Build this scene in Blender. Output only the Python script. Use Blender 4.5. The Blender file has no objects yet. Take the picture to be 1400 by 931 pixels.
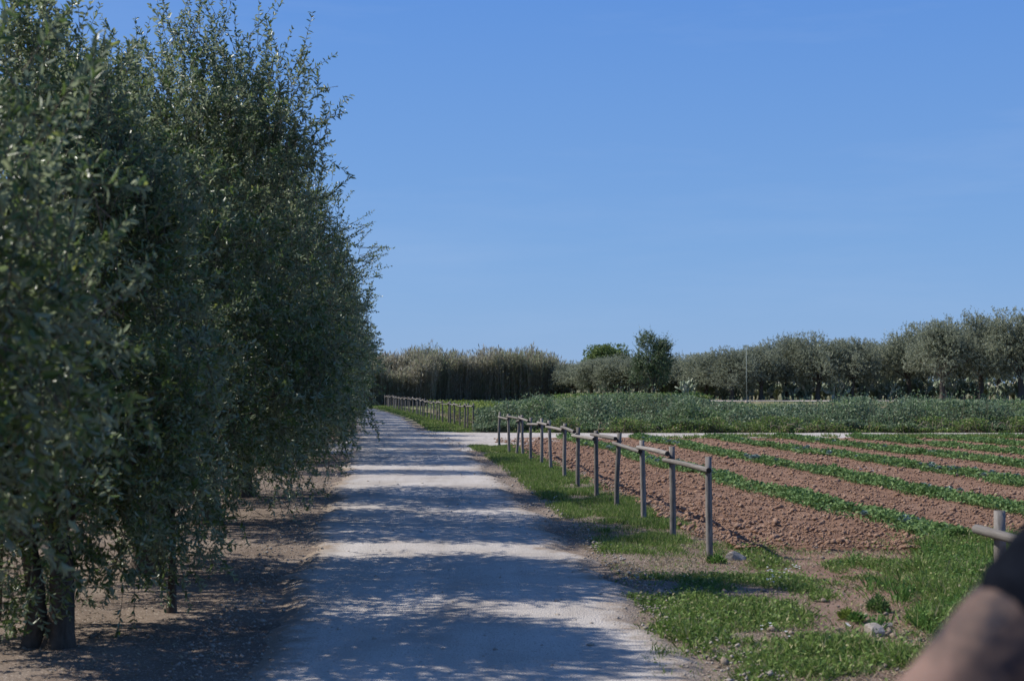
import bpy, math, random
import numpy as np
from mathutils import Vector

# ------------------------------------------------------------------ camera, sky, sun, exposure
SC = bpy.context.scene
COL = SC.collection
R = math.radians
EYE = 1.75
F = 1944.0                        # focal length in photograph pixels (50 mm on 36 mm, 1400 px wide)
cd = bpy.data.cameras.new('camera')
cam = bpy.data.objects.new('camera', cd); COL.objects.link(cam)
cam.location = (0, 0, EYE)
cam.rotation_euler = (R(90 + 1.9), 0, 0)
cd.lens = 50; cd.sensor_width = 36; cd.clip_start = 0.1; cd.clip_end = 20000
cd.dof.use_dof = True; cd.dof.focus_distance = 26; cd.dof.aperture_fstop = 4.0
SC.camera = cam

SUN_EL = 47.0
SUN_DIR = Vector((-0.975, 0.22, 0)).normalized()          # horizontal direction towards the sun
world = bpy.data.worlds.new('World'); SC.world = world; world.use_nodes = True
wn, wl = world.node_tree.nodes, world.node_tree.links
for n in list(wn): wn.remove(n)
sky = wn.new('ShaderNodeTexSky'); sky.sky_type = 'NISHITA'; sky.sun_disc = False
sky.sun_elevation = R(SUN_EL); sky.sun_rotation = math.atan2(SUN_DIR.x, SUN_DIR.y)
sky.altitude = 0; sky.air_density = 1.0; sky.dust_density = 0.4; sky.ozone_density = 3.0
bg = wn.new('ShaderNodeBackground'); bg.inputs['Strength'].default_value = 0.095
hsv = wn.new('ShaderNodeHueSaturation'); hsv.inputs['Saturation'].default_value = 1.0
wo = wn.new('ShaderNodeOutputWorld')
# clear deep-blue air: the physical sky blended with a smooth elevation gradient, the same all the way round
tcw = wn.new('ShaderNodeTexCoord'); spw = wn.new('ShaderNodeSeparateXYZ'); wl.new(tcw.outputs['Generated'], spw.inputs[0])
rw = wn.new('ShaderNodeValToRGB'); els = rw.color_ramp.elements
K = .86 / 0.095
for i_, (p_, c_) in enumerate([(0.0, (.225, .395, .69)), (.10, (.165, .345, .69)), (.27, (.100, .268, .69)), (.6, (.065, .20, .58)), (1.0, (.045, .15, .48))]):
    e_ = els[i_] if i_ < 2 else els.new(p_)
    e_.position = p_; e_.color = (*c_, 1)
wl.new(spw.outputs[2], rw.inputs[0])
sc_ = wn.new('ShaderNodeVectorMath'); sc_.operation = 'SCALE'; sc_.inputs['Scale'].default_value = K; wl.new(rw.outputs[0], sc_.inputs[0])
mxw = wn.new('ShaderNodeMix'); mxw.data_type = 'RGBA'; mxw.inputs[0].default_value = .85
wl.new(sky.outputs[0], hsv.inputs['Color']); wl.new(hsv.outputs[0], mxw.inputs[6]); wl.new(sc_.outputs[0], mxw.inputs[7])
# very faint high cirrus streaks, all round the sky
mpw = wn.new('ShaderNodeMapping'); mpw.inputs['Scale'].default_value = (1.2, 2.2, 9); mpw.inputs['Rotation'].default_value = (0, R(12), 0); wl.new(tcw.outputs['Generated'], mpw.inputs['Vector'])
nzw = wn.new('ShaderNodeTexNoise'); nzw.inputs['Scale'].default_value = 1.6; nzw.inputs['Detail'].default_value = 7; nzw.inputs['Roughness'].default_value = .62; wl.new(mpw.outputs[0], nzw.inputs['Vector'])
mrw = wn.new('ShaderNodeMapRange'); mrw.inputs[1].default_value = .48; mrw.inputs[2].default_value = .8; mrw.inputs[3].default_value = 0; mrw.inputs[4].default_value = .16; wl.new(nzw.outputs['Fac'], mrw.inputs[0])
mcw = wn.new('ShaderNodeMix'); mcw.data_type = 'RGBA'; mcw.inputs[7].default_value = (.50 * K, .60 * K, .80 * K, 1)
wl.new(mrw.outputs[0], mcw.inputs[0]); wl.new(mxw.outputs[2], mcw.inputs[6]); wl.new(mcw.outputs[2], bg.inputs['Color'])
wl.new(bg.outputs[0], wo.inputs['Surface'])
sd = bpy.data.lights.new('sun', 'SUN'); sd.energy = 4.9; sd.angle = R(0.55); sd.color = (1.0, 0.95, 0.88)
sun = bpy.data.objects.new('sun', sd); COL.objects.link(sun)
to_sun = Vector((SUN_DIR.x * math.cos(R(SUN_EL)), SUN_DIR.y * math.cos(R(SUN_EL)), math.sin(R(SUN_EL))))
sun.rotation_euler = (-to_sun).to_track_quat('-Z', 'Y').to_euler()
sun.location = (-20, 0, 30)
SC.view_settings.view_transform = 'Standard'; SC.view_settings.look = 'None'
SC.view_settings.exposure = 0.31; SC.view_settings.gamma = 1.0
SC.cycles.max_bounces = 6; SC.cycles.diffuse_bounces = 3; SC.cycles.transparent_max_bounces = 4
SC.cycles.use_denoising = True

rng = np.random.default_rng(7)
random.seed(7)

# ------------------------------------------------------------------ noise and terrain
def _hash(ix, iy, s):
    h = (ix.astype(np.int64) * 374761393 + iy.astype(np.int64) * 668265263 + s * 1442695041) & 0xffffffff
    h = ((h ^ (h >> 13)) * 1274126177) & 0xffffffff
    return ((h ^ (h >> 16)) & 0xffff) / 65535.0
def vnoise(x, y, s=0):
    x = np.asarray(x, float); y = np.asarray(y, float)
    ix, iy = np.floor(x), np.floor(y); fx, fy = x - ix, y - iy
    fx = fx * fx * (3 - 2 * fx); fy = fy * fy * (3 - 2 * fy)
    a = _hash(ix, iy, s); b = _hash(ix + 1, iy, s); c = _hash(ix, iy + 1, s); d = _hash(ix + 1, iy + 1, s)
    return (a + (b - a) * fx) * (1 - fy) + (c + (d - c) * fx) * fy
def fbm(x, y, o=3, s=0):
    r = 0; a = .5; t = 0
    for i in range(o):
        r = r + a * vnoise(x * 2 ** i, y * 2 ** i, s + i * 17); t += a; a *= .5
    return r / t
def sstep(a, b, x):
    t = np.clip((np.asarray(x, float) - a) / (b - a), 0, 1); return t * t * (3 - 2 * t)
def H(x, y):
    x = np.asarray(x, float); y = np.asarray(y, float)
    rise = 0.6 * sstep(75, 125, y) * sstep(-9, 9, x)
    und = (fbm(x / 3.1, y / 3.1, 2, 5) - .5) * .05 * (1 - sstep(45, 70, y))
    return rise + und
def Hs(x, y): return float(H(np.array([x]), np.array([y]))[0])
_Y = [-40, 8.5, 37.8, 58, 81, 105, 125, 150]
def XL(y): return np.interp(y, _Y, [3.0, -1.75, -4.4, -6.5, -9.2, -12.2, -15.5, -22])
def XR(y): return np.interp(y, _Y, [5.9, 1.35, -0.98, -3.6, -6.0, -9.3, -12.2, -18])
def XF(y): return 2.08 - 0.0909 * (np.asarray(y, float) - 15.1)        # near fence line
def XFF(y): return -1.57 - 0.137 * (np.asarray(y, float) - 57.7)       # far fence line
def gp(u, v, z=0.0):                                                    # ground point seen at a photograph position
    y = (EYE - z) * F / (v - 530.0); return ((u - 700.0) / F * y, y)
def to_uv(x, y, z=0.0): return 700 + x / y * F, 530 + (EYE - z) * F / y

# ------------------------------------------------------------------ mesh helpers
class Acc:
    def __init__(s): s.v = []; s.f = []; s.m = []; s.n = 0
    def add(s, v, f, mat=0):
        v = np.asarray(v, float).reshape(-1, 3); f = np.asarray(f, int)
        s.v.append(v); s.f.append(f + s.n); s.m.append(np.full(len(f), mat)); s.n += len(v)
    def mesh(s, name, mats, smooth=False):
        me = bpy.data.meshes.new(name)
        v = np.concatenate(s.v)
        me.vertices.add(len(v)); me.vertices.foreach_set('co', v.ravel().astype(np.float32))
        lt = np.concatenate([np.full(len(f), f.shape[1]) for f in s.f]).astype(np.int32)
        li = np.concatenate([f.ravel() for f in s.f]).astype(np.int32)
        me.loops.add(len(li)); me.loops.foreach_set('vertex_index', li)
        ls = np.concatenate([[0], np.cumsum(lt)[:-1]]).astype(np.int32)
        me.polygons.add(len(lt)); me.polygons.foreach_set('loop_start', ls); me.polygons.foreach_set('loop_total', lt)
        me.polygons.foreach_set('material_index', np.concatenate(s.m).astype(np.int32))
        if smooth: me.polygons.foreach_set('use_smooth', np.ones(len(lt), bool))
        me.update(calc_edges=True)
        for m in (mats if isinstance(mats, (list, tuple)) else [mats]): me.materials.append(m)
        return me
def tag(o, label=None, cat=None, group=None, kind=None):
    if label: o['label'] = label
    if cat: o['category'] = cat
    if group: o['group'] = group
    if kind: o['kind'] = kind
    return o
def link(name, me, parent=None, loc=(0, 0, 0), rot=(0, 0, 0), sc=None):
    o = bpy.data.objects.new(name, me); COL.objects.link(o)
    o.location = loc; o.rotation_euler = rot
    if sc is not None: o.scale = sc if isinstance(sc, (tuple, list)) else (sc, sc, sc)
    if parent is not None: o.parent = parent
    return o
def copy_thing(src, loc, rz=0, sc=(1, 1, 1)):
    c = src.copy(); COL.objects.link(c); c.location = loc; c.rotation_euler = (0, 0, rz); c.scale = sc
    for ch in src.children:
        k = ch.copy(); COL.objects.link(k); k.parent = c
    return c
def norm(a): return a / np.maximum(np.linalg.norm(a, axis=-1, keepdims=True), 1e-9)
def rnd(n): return norm(rng.normal(size=(n, 3)))
def leaves(acc, P, D, N, L, W, mat=0, fine=False):
    n = len(P); D = norm(D); S = norm(np.cross(D, N)); N2 = np.cross(S, D)
    L = np.broadcast_to(L, (n,))[:, None]; W = np.broadcast_to(W, (n,))[:, None]
    if fine:
        v = np.stack([P, P + D * L * .3 + S * W * .46 + N2 * W * .18, P + D * L * .68 + S * W * .42 + N2 * W * .1,
                      P + D * L - N2 * L * .12,
                      P + D * L * .68 - S * W * .42 + N2 * W * .1, P + D * L * .3 - S * W * .46 + N2 * W * .18], 1)
        b = np.arange(n)[:, None] * 6
        f = np.concatenate([b + [0, 1, 2, 3], b + [0, 3, 4, 5]])
    else:
        v = np.stack([P, P + D * L * .5 + S * W * .5 + N2 * W * .18, P + D * L, P + D * L * .5 - S * W * .5 + N2 * W * .18], 1)
        b = np.arange(n)[:, None] * 4
        f = np.concatenate([b + [0, 1, 2], b + [0, 2, 3]])
    acc.add(v, f, mat)
def twigs(acc, A, B, r, mat=0):
    n = len(A); D = norm(B - A); U = norm(np.cross(D, np.array([.3, .5, .81]))); V = np.cross(D, U)
    r = np.broadcast_to(r, (n,))[:, None]; vs = []
    for k in range(3):
        o = U * math.cos(k * 2.094) + V * math.sin(k * 2.094)
        vs += [A + o * r, B + o * r * .45]
    v = np.stack(vs, 1); b = np.arange(n)[:, None] * 6
    acc.add(v, np.concatenate([b + [0, 2, 3, 1], b + [2, 4, 5, 3], b + [4, 0, 1, 5]]), mat)
def tube(acc, pts, rad, sides=8, mat=0, bump=0.0, cap=True, capmat=None, seed=0):
    pts = np.asarray(pts, float); n = len(pts); rg = np.random.default_rng(seed)
    T = np.gradient(pts, axis=0); T = norm(T)
    ref = np.array([0, 0, 1.]) if abs(T[0][2]) < .9 else np.array([0, 1., 0])
    V = []; U = norm(np.cross(T[0], ref)[None])[0]
    ph = rg.random(3) * 6
    for i in range(n):
        U = U - T[i] * np.dot(U, T[i]); U /= np.linalg.norm(U); W = np.cross(T[i], U)
        for k in range(sides):
            a = 2 * math.pi * k / sides
            rr = rad[i] * (1 + bump * (math.sin(3 * a + ph[0] + i * .35) * .5 + math.sin(5 * a + ph[1] - i * .5) * .3 + rg.normal() * .25))
            V.append(pts[i] + (U * math.cos(a) + W * math.sin(a)) * rr)
    f = [[i * sides + k, i * sides + (k + 1) % sides, (i + 1) * sides + (k + 1) % sides, (i + 1) * sides + k] for i in range(n - 1) for k in range(sides)]
    acc.add(V, f, mat)
    if cap:
        m = mat if capmat is None else capmat
        s0 = acc.n - len(V)
        acc.f.append(np.array([list(range(s0, s0 + sides))[::-1]])); acc.m.append(np.array([m]))
        acc.f.append(np.array([[s0 + (n - 1) * sides + k for k in range(sides)]])); acc.m.append(np.array([m]))
def rocks(acc, P, S, mat=0, flat=.7):
    n = len(P); base = np.array([[1, 0, 0], [0, 1, 0], [-1, 0, 0], [0, -1, 0], [0, 0, 1], [0, 0, -1.]])
    base = base[None] * (1 + rng.normal(size=(n, 6, 1)) * .22) + rng.normal(size=(n, 6, 3)) * .16
    a = rng.random(n) * 6.28; c, s = np.cos(a)[:, None], np.sin(a)[:, None]
    x = base[..., 0] * c - base[..., 1] * s; y = base[..., 0] * s + base[..., 1] * c; z = base[..., 2] * flat
    v = np.stack([x, y, z], -1) * np.asarray(S)[:, None, None] + P[:, None, :]
    b = np.arange(n)[:, None] * 6
    f = np.concatenate([b + t for t in ([0, 1, 4], [1, 2, 4], [2, 3, 4], [3, 0, 4], [1, 0, 5], [2, 1, 5], [3, 2, 5], [0, 3, 5])])
    acc.add(v, f, mat)
def grid(acc, XX, YY, ZZ, mat=0):
    ny, nx = XX.shape
    i = np.arange((ny - 1) * (nx - 1)); r = i // (nx - 1); c = i % (nx - 1); b = r * nx + c
    acc.add(np.stack([XX, YY, ZZ], -1).reshape(-1, 3), np.stack([b, b + 1, b + nx + 1, b + nx], 1), mat)

# ------------------------------------------------------------------ materials
def newmat(name, rough=.8, spec=.3):
    m = bpy.data.materials.new(name); m.use_nodes = True
    nt = m.node_tree; b = nt.nodes['Principled BSDF']
    b.inputs['Roughness'].default_value = rough; b.inputs['Specular IOR Level'].default_value = spec
    return m, nt, b
def nz(nt, scale, detail=4, rough=.6, vec=None, dim='3D'):
    t = nt.nodes.new('ShaderNodeTexNoise'); t.inputs['Scale'].default_value = scale
    t.inputs['Detail'].default_value = detail; t.inputs['Roughness'].default_value = rough
    if vec is not None: nt.links.new(vec, t.inputs['Vector'])
    return t.outputs['Fac']
def ramp(nt, fac, stops, interp='LINEAR'):
    r = nt.nodes.new('ShaderNodeValToRGB'); r.color_ramp.interpolation = interp
    els = r.color_ramp.elements
    while len(els) > 1: els.remove(els[-1])
    els[0].position = stops[0][0]; els[0].color = (*stops[0][1], 1)
    for p, c in stops[1:]:
        e = els.new(p); e.color = (*c, 1)
    nt.links.new(fac, r.inputs[0]); return r.outputs[0]
def mix(nt, fac, a, b, mode='MIX'):
    m = nt.nodes.new('ShaderNodeMix'); m.data_type = 'RGBA'; m.blend_type = mode
    if isinstance(fac, (int, float)): m.inputs[0].default_value = fac
    else: nt.links.new(fac, m.inputs[0])
    for s, i in ((a, 6), (b, 7)):
        if isinstance(s, tuple): m.inputs[i].default_value = (*s, 1)
        else: nt.links.new(s, m.inputs[i])
    return m.outputs[2]
def bump(nt, b, h, strength=.5, dist=.02):
    n = nt.nodes.new('ShaderNodeBump'); n.inputs['Strength'].default_value = strength; n.inputs['Distance'].default_value = dist
    nt.links.new(h, n.inputs['Height']); nt.links.new(n.outputs[0], b.inputs['Normal'])
def gpos(nt): return nt.nodes.new('ShaderNodeNewGeometry').outputs['Position']
def g3(c, k=1.0): return tuple(x * k for x in c)

def earth(name, stops, s1=1.1, s2=28, s3=190, fleck=(.45, .38, .3), fk=.64, bs=.6, bd=.015, big=None):
    m, nt, b = newmat(name, .95, .12); p = gpos(nt)
    c = ramp(nt, nz(nt, s1, 5, .65, p), stops)
    fine = nz(nt, s2, 4, .7, p); grit = nz(nt, s3, 3, .7, p)
    c = mix(nt, .55, c, ramp(nt, fine, [(.3, (.42, .42, .42)), (.7, (1.0, 1.0, 1.0))]), 'MULTIPLY')
    f2 = ramp(nt, nz(nt, s2 * 2.3, 2, .5, p), [(fk, (0, 0, 0)), (fk + .06, (1, 1, 1))])
    c = mix(nt, f2, c, fleck)
    nt.links.new(c, b.inputs['Base Color'])
    a = nt.nodes.new('ShaderNodeMath'); a.operation = 'ADD'; nt.links.new(fine, a.inputs[0]); nt.links.new(grit, a.inputs[1])
    bump(nt, b, a.outputs[0], bs, bd)
    return m
M = {}
M['ground'] = earth('dry_ground', [(.25, (.12, .088, .066)), (.5, (.205, .157, .12)), (.75, (.30, .245, .195))], .7, 26, 170, (.46, .40, .34), .62)
M['soil'] = earth('red_soil', [(.25, (.20, .112, .073)), (.5, (.295, .175, .115)), (.78, (.38, .245, .172))], .9, 17, 120, (.46, .35, .27), .66, .9, .03)
M['clod'] = earth('soil_clod', [(.25, (.20, .115, .075)), (.55, (.335, .208, .143)), (.75, (.50, .38, .29))], 9, 60, 300, (.5, .4, .32), .66)
def road_mat(name='gravel_road', attr=True):
    m, nt, b = newmat(name, .92, .15); p = gpos(nt)
    base = ramp(nt, nz(nt, .8, 5, .6, p), [(.3, (.44, .395, .35)), (.5, (.56, .515, .465)), (.72, (.63, .59, .545))])
    tr = nt.nodes.new('ShaderNodeMapping'); tr.inputs['Scale'].default_value = (2.6, .12, 1); tr.inputs['Rotation'].default_value = (0, 0, R(-5))
    nt.links.new(p, tr.inputs['Vector'])
    base = mix(nt, .45, base, ramp(nt, nz(nt, 1, 5, .65, tr.outputs[0]), [(.35, (.60, .57, .53)), (.65, (1.0, 1.0, 1.0))]), 'MULTIPLY')
    vo = nt.nodes.new('ShaderNodeTexVoronoi'); vo.inputs['Scale'].default_value = 75; nt.links.new(p, vo.inputs['Vector'])
    st = ramp(nt, vo.outputs['Distance'], [(.0, (1.0, 1.0, 1.0)), (.55, (.66, .65, .64))])
    c = mix(nt, .7, base, st, 'MULTIPLY')
    sep = nt.nodes.new('ShaderNodeSeparateColor'); nt.links.new(vo.outputs['Color'], sep.inputs[0])
    c = mix(nt, ramp(nt, sep.outputs[0], [(.9, (0, 0, 0)), (.95, (.6, .6, .6))]), c, (.24, .22, .2))
    at = nt.nodes.new('ShaderNodeAttribute'); at.attribute_name = 'edge_dist'
    ed = nt.nodes.new('ShaderNodeMapRange'); ed.inputs[1].default_value = 0; ed.inputs[2].default_value = .75; ed.inputs[3].default_value = .42; ed.inputs[4].default_value = -.35; nt.links.new(at.outputs['Fac'], ed.inputs[0])
    ad = nt.nodes.new('ShaderNodeMath'); ad.operation = 'ADD'; nt.links.new(ed.outputs[0], ad.inputs[0]); nt.links.new(nz(nt, 5, 6, .75, p), ad.inputs[1])
    if attr: c = mix(nt, ramp(nt, ad.outputs[0], [(.45, (0, 0, 0)), (.72, (1, 1, 1))]), c, mix(nt, nz(nt, 30, 4, .7, p), (.17, .125, .09), (.33, .27, .21)))
    nt.links.new(c, b.inputs['Base Color'])
    a = nt.nodes.new('ShaderNodeMath'); a.operation = 'SUBTRACT'; nt.links.new(nz(nt, 40, 5, .7, p), a.inputs[0]); nt.links.new(vo.outputs['Distance'], a.inputs[1])
    bump(nt, b, a.outputs[0], .75, .012)
    return m
M['road'] = road_mat(); M['track'] = road_mat('pale_gravel', False)
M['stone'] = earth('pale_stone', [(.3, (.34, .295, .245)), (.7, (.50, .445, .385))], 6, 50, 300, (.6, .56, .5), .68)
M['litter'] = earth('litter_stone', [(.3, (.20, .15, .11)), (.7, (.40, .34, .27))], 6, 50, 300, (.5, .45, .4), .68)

def leafmat(name, stops, back=None, rough=.5, trans=.25, spec=.4, patch=None, backmix=.75):
    m = bpy.data.materials.new(name); m.use_nodes = True; nt = m.node_tree; b = nt.nodes['Principled BSDF']
    b.inputs['Roughness'].default_value = rough; b.inputs['Specular IOR Level'].default_value = spec
    g = nt.nodes.new('ShaderNodeNewGeometry')
    c = ramp(nt, g.outputs['Random Per Island'], stops)
    if patch:
        c = mix(nt, ramp(nt, nz(nt, patch[0], 3, .55, g.outputs['Position']), [(.42, (0, 0, 0)), (.62, (1, 1, 1))]), c, patch[1])
    if back is not None:
        bm = nt.nodes.new('ShaderNodeMath'); bm.operation = 'MULTIPLY'; bm.inputs[1].default_value = backmix
        nt.links.new(g.outputs['Backfacing'], bm.inputs[0])
        c = mix(nt, bm.outputs[0], c, back)
    nt.links.new(c, b.inputs['Base Color'])
    t = nt.nodes.new('ShaderNodeBsdfTranslucent'); nt.links.new(c, t.inputs['Color'])
    ms = nt.nodes.new('ShaderNodeMixShader'); ms.inputs[0].default_value = trans
    nt.links.new(b.outputs[0], ms.inputs[1]); nt.links.new(t.outputs[0], ms.inputs[2])
    nt.links.new(ms.outputs[0], nt.nodes['Material Output'].inputs['Surface'])
    return m
M['olive'] = leafmat('olive_leaf', [(0, (.045, .088, .026)), (.45, (.10, .158, .052)), (.85, (.185, .245, .095)), (.95, (.29, .35, .09)), (1, (.40, .42, .10))], (.40, .44, .31), .36, .40, .5, (1.3, (.105, .16, .038)), backmix=.5)
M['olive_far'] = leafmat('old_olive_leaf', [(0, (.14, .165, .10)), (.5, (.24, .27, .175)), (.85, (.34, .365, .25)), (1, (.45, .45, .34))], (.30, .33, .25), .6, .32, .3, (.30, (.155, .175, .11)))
M['citrus'] = leafmat('broad_tree_leaf', [(0, (.045, .08, .035)), (.6, (.085, .135, .055)), (1, (.16, .21, .09))], (.12, .17, .09), .5, .25)
M['pine'] = leafmat('pine_needle', [(0, (.09, .14, .035)), (.6, (.14, .205, .055)), (1, (.21, .27, .08))], None, .7, .2)
M['grass'] = leafmat('grass_blade', [(0, (.065, .115, .026)), (.5, (.13, .21, .045)), (.8, (.20, .285, .07)), (.9, (.28, .28, .12)), (1, (.38, .33, .20))], None, .6, .35, .25)
M['tallgrass'] = leafmat('tall_weed', [(0, (.045, .10, .02)), (.5, (.085, .18, .038)), (1, (.16, .27, .07))], None, .6, .35, .25)
M['dry'] = leafmat('dry_grass', [(0, (.20, .15, .09)), (.5, (.32, .26, .17)), (1, (.45, .39, .28))], None, .8, .2, .1)
M['rowleaf'] = leafmat('row_leaf', [(0, (.06, .12, .035)), (.5, (.115, .20, .06)), (1, (.21, .30, .11))], None, .6, .3, .25)
M['blueleaf'] = leafmat('blue_leaf', [(0, (.05, .105, .085)), (.5, (.10, .17, .15)), (1, (.2, .28, .27))], (.22, .3, .29), .5, .15, .4)
M['bean'] = leafmat('bean_leaf', [(0, (.05, .085, .04)), (.5, (.10, .155, .072)), (.85, (.165, .23, .12)), (1, (.29, .34, .23))], (.2, .27, .17), .5, .35, .35, (.35, (.13, .20, .065)))
M['yellowweed'] = leafmat('yellow_weed', [(0, (.11, .17, .03)), (1, (.27, .33, .07))], None, .7, .35)
M['reedleaf'] = leafmat('reed_leaf', [(0, (.18, .18, .115)), (.5, (.29, .28, .19)), (.85, (.40, .39, .31)), (1, (.56, .54, .46))], None, .7, .5, .2, (.2, (.23, .26, .15)))
M['reedstem'] = leafmat('reed_stem', [(0, (.18, .14, .10)), (.6, (.30, .25, .18)), (1, (.55, .50, .40))], None, .8, .05, .2)
M['plume'] = leafmat('reed_plume', [(0, (.22, .19, .13)), (1, (.36, .31, .23))], None, .9, .3, .1)
M['flower'] = leafmat('white_petal', [(0, (.7, .72, .75)), (1, (.85, .86, .88))], None, .6, .3)
M['opuntia'] = leafmat('cactus_pad', [(0, (.13, .17, .10)), (.45, (.23, .27, .185)), (.8, (.33, .36, .27)), (1, (.42, .38, .29))], None, .6, 0, .3)
def bark(name, a, b_, sc=14):
    m, nt, b = newmat(name, .9, .15); p = gpos(nt)
    mp = nt.nodes.new('ShaderNodeMapping'); mp.inputs['Scale'].default_value = (1, 1, .25); nt.links.new(p, mp.inputs['Vector'])
    n = nz(nt, sc, 6, .7, mp.outputs[0]); nt.links.new(ramp(nt, n, [(.3, a), (.7, b_)]), b.inputs['Base Color'])
    bump(nt, b, n, .9, .04); return m
M['bark'] = bark('olive_bark', (.042, .033, .026), (.14, .112, .088))
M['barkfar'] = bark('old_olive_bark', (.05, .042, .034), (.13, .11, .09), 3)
M['twig'] = bark('twig', (.12, .10, .07), (.22, .19, .14), 30)
def wood(name, dark=(.09, .08, .07), light=(.31, .285, .26)):
    m, nt, b = newmat(name, .85, .2); tc = nt.nodes.new('ShaderNodeTexCoord')
    oi = nt.nodes.new('ShaderNodeObjectInfo')
    ad = nt.nodes.new('ShaderNodeVectorMath'); ad.operation = 'ADD'
    nt.links.new(tc.outputs['Object'], ad.inputs[0]); nt.links.new(oi.outputs['Location'], ad.inputs[1])
    mp = nt.nodes.new('ShaderNodeMapping'); mp.inputs['Scale'].default_value = (9, 9, .9); nt.links.new(ad.outputs[0], mp.inputs['Vector'])
    g = nz(nt, 6, 6, .7, mp.outputs[0])
    c = ramp(nt, g, [(.3, dark), (.55, g3(light, .75)), (.75, light)])
    c = mix(nt, ramp(nt, nz(nt, 5, 3, .6, ad.outputs[0]), [(.5, (0, 0, 0)), (.75, (.7, .7, .7))]), c, (.15, .13, .11))
    hv = nt.nodes.new('ShaderNodeHueSaturation')
    mr = nt.nodes.new('ShaderNodeMapRange'); mr.inputs[3].default_value = .68; mr.inputs[4].default_value = 1.12
    nt.links.new(oi.outputs['Random'], mr.inputs[0]); nt.links.new(mr.outputs[0], hv.inputs['Value'])
    nt.links.new(c, hv.inputs['Color']); nt.links.new(hv.outputs[0], b.inputs['Base Color'])
    bump(nt, b, g, .6, .006); return m
M['wood'] = wood('weathered_wood'); M['woodend'] = wood('end_grain_shade', (.03, .026, .022), (.09, .075, .06))  # cut ends: their shade is painted in as a darker wood colour

# ------------------------------------------------------------------ the setting: ground sheets
def spaced(a, b, st): return np.arange(a, b, st)
def grow(a, b, st, k=1.12, mx=1e9):
    r = [a]
    while r[-1] < b: st = min(st * k, mx); r.append(r[-1] + st)
    return np.array(r)
xs = np.concatenate([-grow(45, 6000, 2, 1.3)[::-1], spaced(-43.5, -13, 1.5), spaced(-13, 12, .16), spaced(12, 46, 1.2), grow(46, 6000, 2, 1.3)])
ys = np.concatenate([-grow(30, 4000, 2, 1.4)[::-1], spaced(-29, 3, 1.), spaced(3, 24, .16), spaced(24, 60, .45), spaced(60, 160, 1.8), grow(160, 9000, 3, 1.25)])
X, Y = np.meshgrid(xs, ys)
a = Acc(); Z = H(X, Y)
near = (1 - sstep(25, 45, np.hypot(X, Y)))
Z = Z + near * (fbm(X * 2.2, Y * 2.2, 3, 3) - .5) * .05
grid(a, X, Y, Z)
def ground_mat():
    m = M['ground']; nt = m.node_tree; b = nt.nodes['Principled BSDF']
    src = b.inputs['Base Color'].links[0].from_socket
    p = gpos(nt); sep = nt.nodes.new('ShaderNodeSeparateXYZ'); nt.links.new(p, sep.inputs[0])
    mx = nt.nodes.new('ShaderNodeMapRange'); mx.inputs[1].default_value = 1.6; mx.inputs[2].default_value = 3.2; nt.links.new(sep.outputs[0], mx.inputs[0])
    red = mix(nt, .55, ramp(nt, nz(nt, 2.2, 5, .7, p), [(.3, (.17, .10, .07)), (.55, (.27, .165, .12)), (.75, (.36, .26, .20))]), ramp(nt, nz(nt, 30, 4, .7, p), [(.3, (.4, .4, .4)), (.7, (1.0, 1.0, 1.0))]), 'MULTIPLY')
    src = mix(nt, mx.outputs[0], src, red)
    mr = nt.nodes.new('ShaderNodeMapRange'); mr.inputs[1].default_value = 62; mr.inputs[2].default_value = 78; nt.links.new(sep.outputs[1], mr.inputs[0])
    far = ramp(nt, nz(nt, .18, 5, .65, p), [(.35, (.085, .12, .04)), (.5, (.17, .16, .085)), (.65, (.26, .20, .13))])
    c = mix(nt, mr.outputs[0], src, far)
    nt.links.new(c, b.inputs['Base Color'])
ground_mat()
o = link('ground', a.mesh('ground', M['ground'], True)); tag(o, kind='structure')

def strip(name, yv, xl, xr, ns, lift, mat, edge=.16, amp=.012, freq=3.0, skirt=.05, seed=0):
    s = np.linspace(0, 1, ns); s = .5 - .5 * np.cos(s * math.pi) * (1 - .35 * np.sin(s * math.pi))
    Yg = np.repeat(yv[:, None], ns, 1)
    xl = xl + (fbm(yv * 1.3, yv * 0 + seed, 3, seed) - .5) * edge * 3; xr = xr + (fbm(yv * 1.3, yv * 0 + seed + 9, 3, seed + 4) - .5) * edge * 3
    Xg = xl[:, None] + (xr - xl)[:, None] * s[None]
    dl = np.minimum(Xg - xl[:, None], xr[:, None] - Xg)
    Zg = H(Xg, Yg) + lift + (fbm(Xg * freq, Yg * freq, 3, seed + 2) - .5) * amp * 2 - skirt * (1 - sstep(0, .3, dl))
    a = Acc(); grid(a, Xg, Yg, Zg); me = a.mesh(name, mat, True)
    at = me.attributes.new('edge_dist', 'FLOAT', 'POINT'); at.data.foreach_set('value', np.clip(dl, 0, 3).ravel().astype(np.float32))
    return link(name, me)
yv = np.concatenate([spaced(-20, 3, 1.), spaced(3, 24, .07), spaced(24, 60, .2), spaced(60, 150, 1.)])
tag(strip('gravel_road', yv, XL(yv), XR(yv), 56, .045, M['road'], .14, .006, 2.0, .07, 2), kind='structure')
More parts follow.
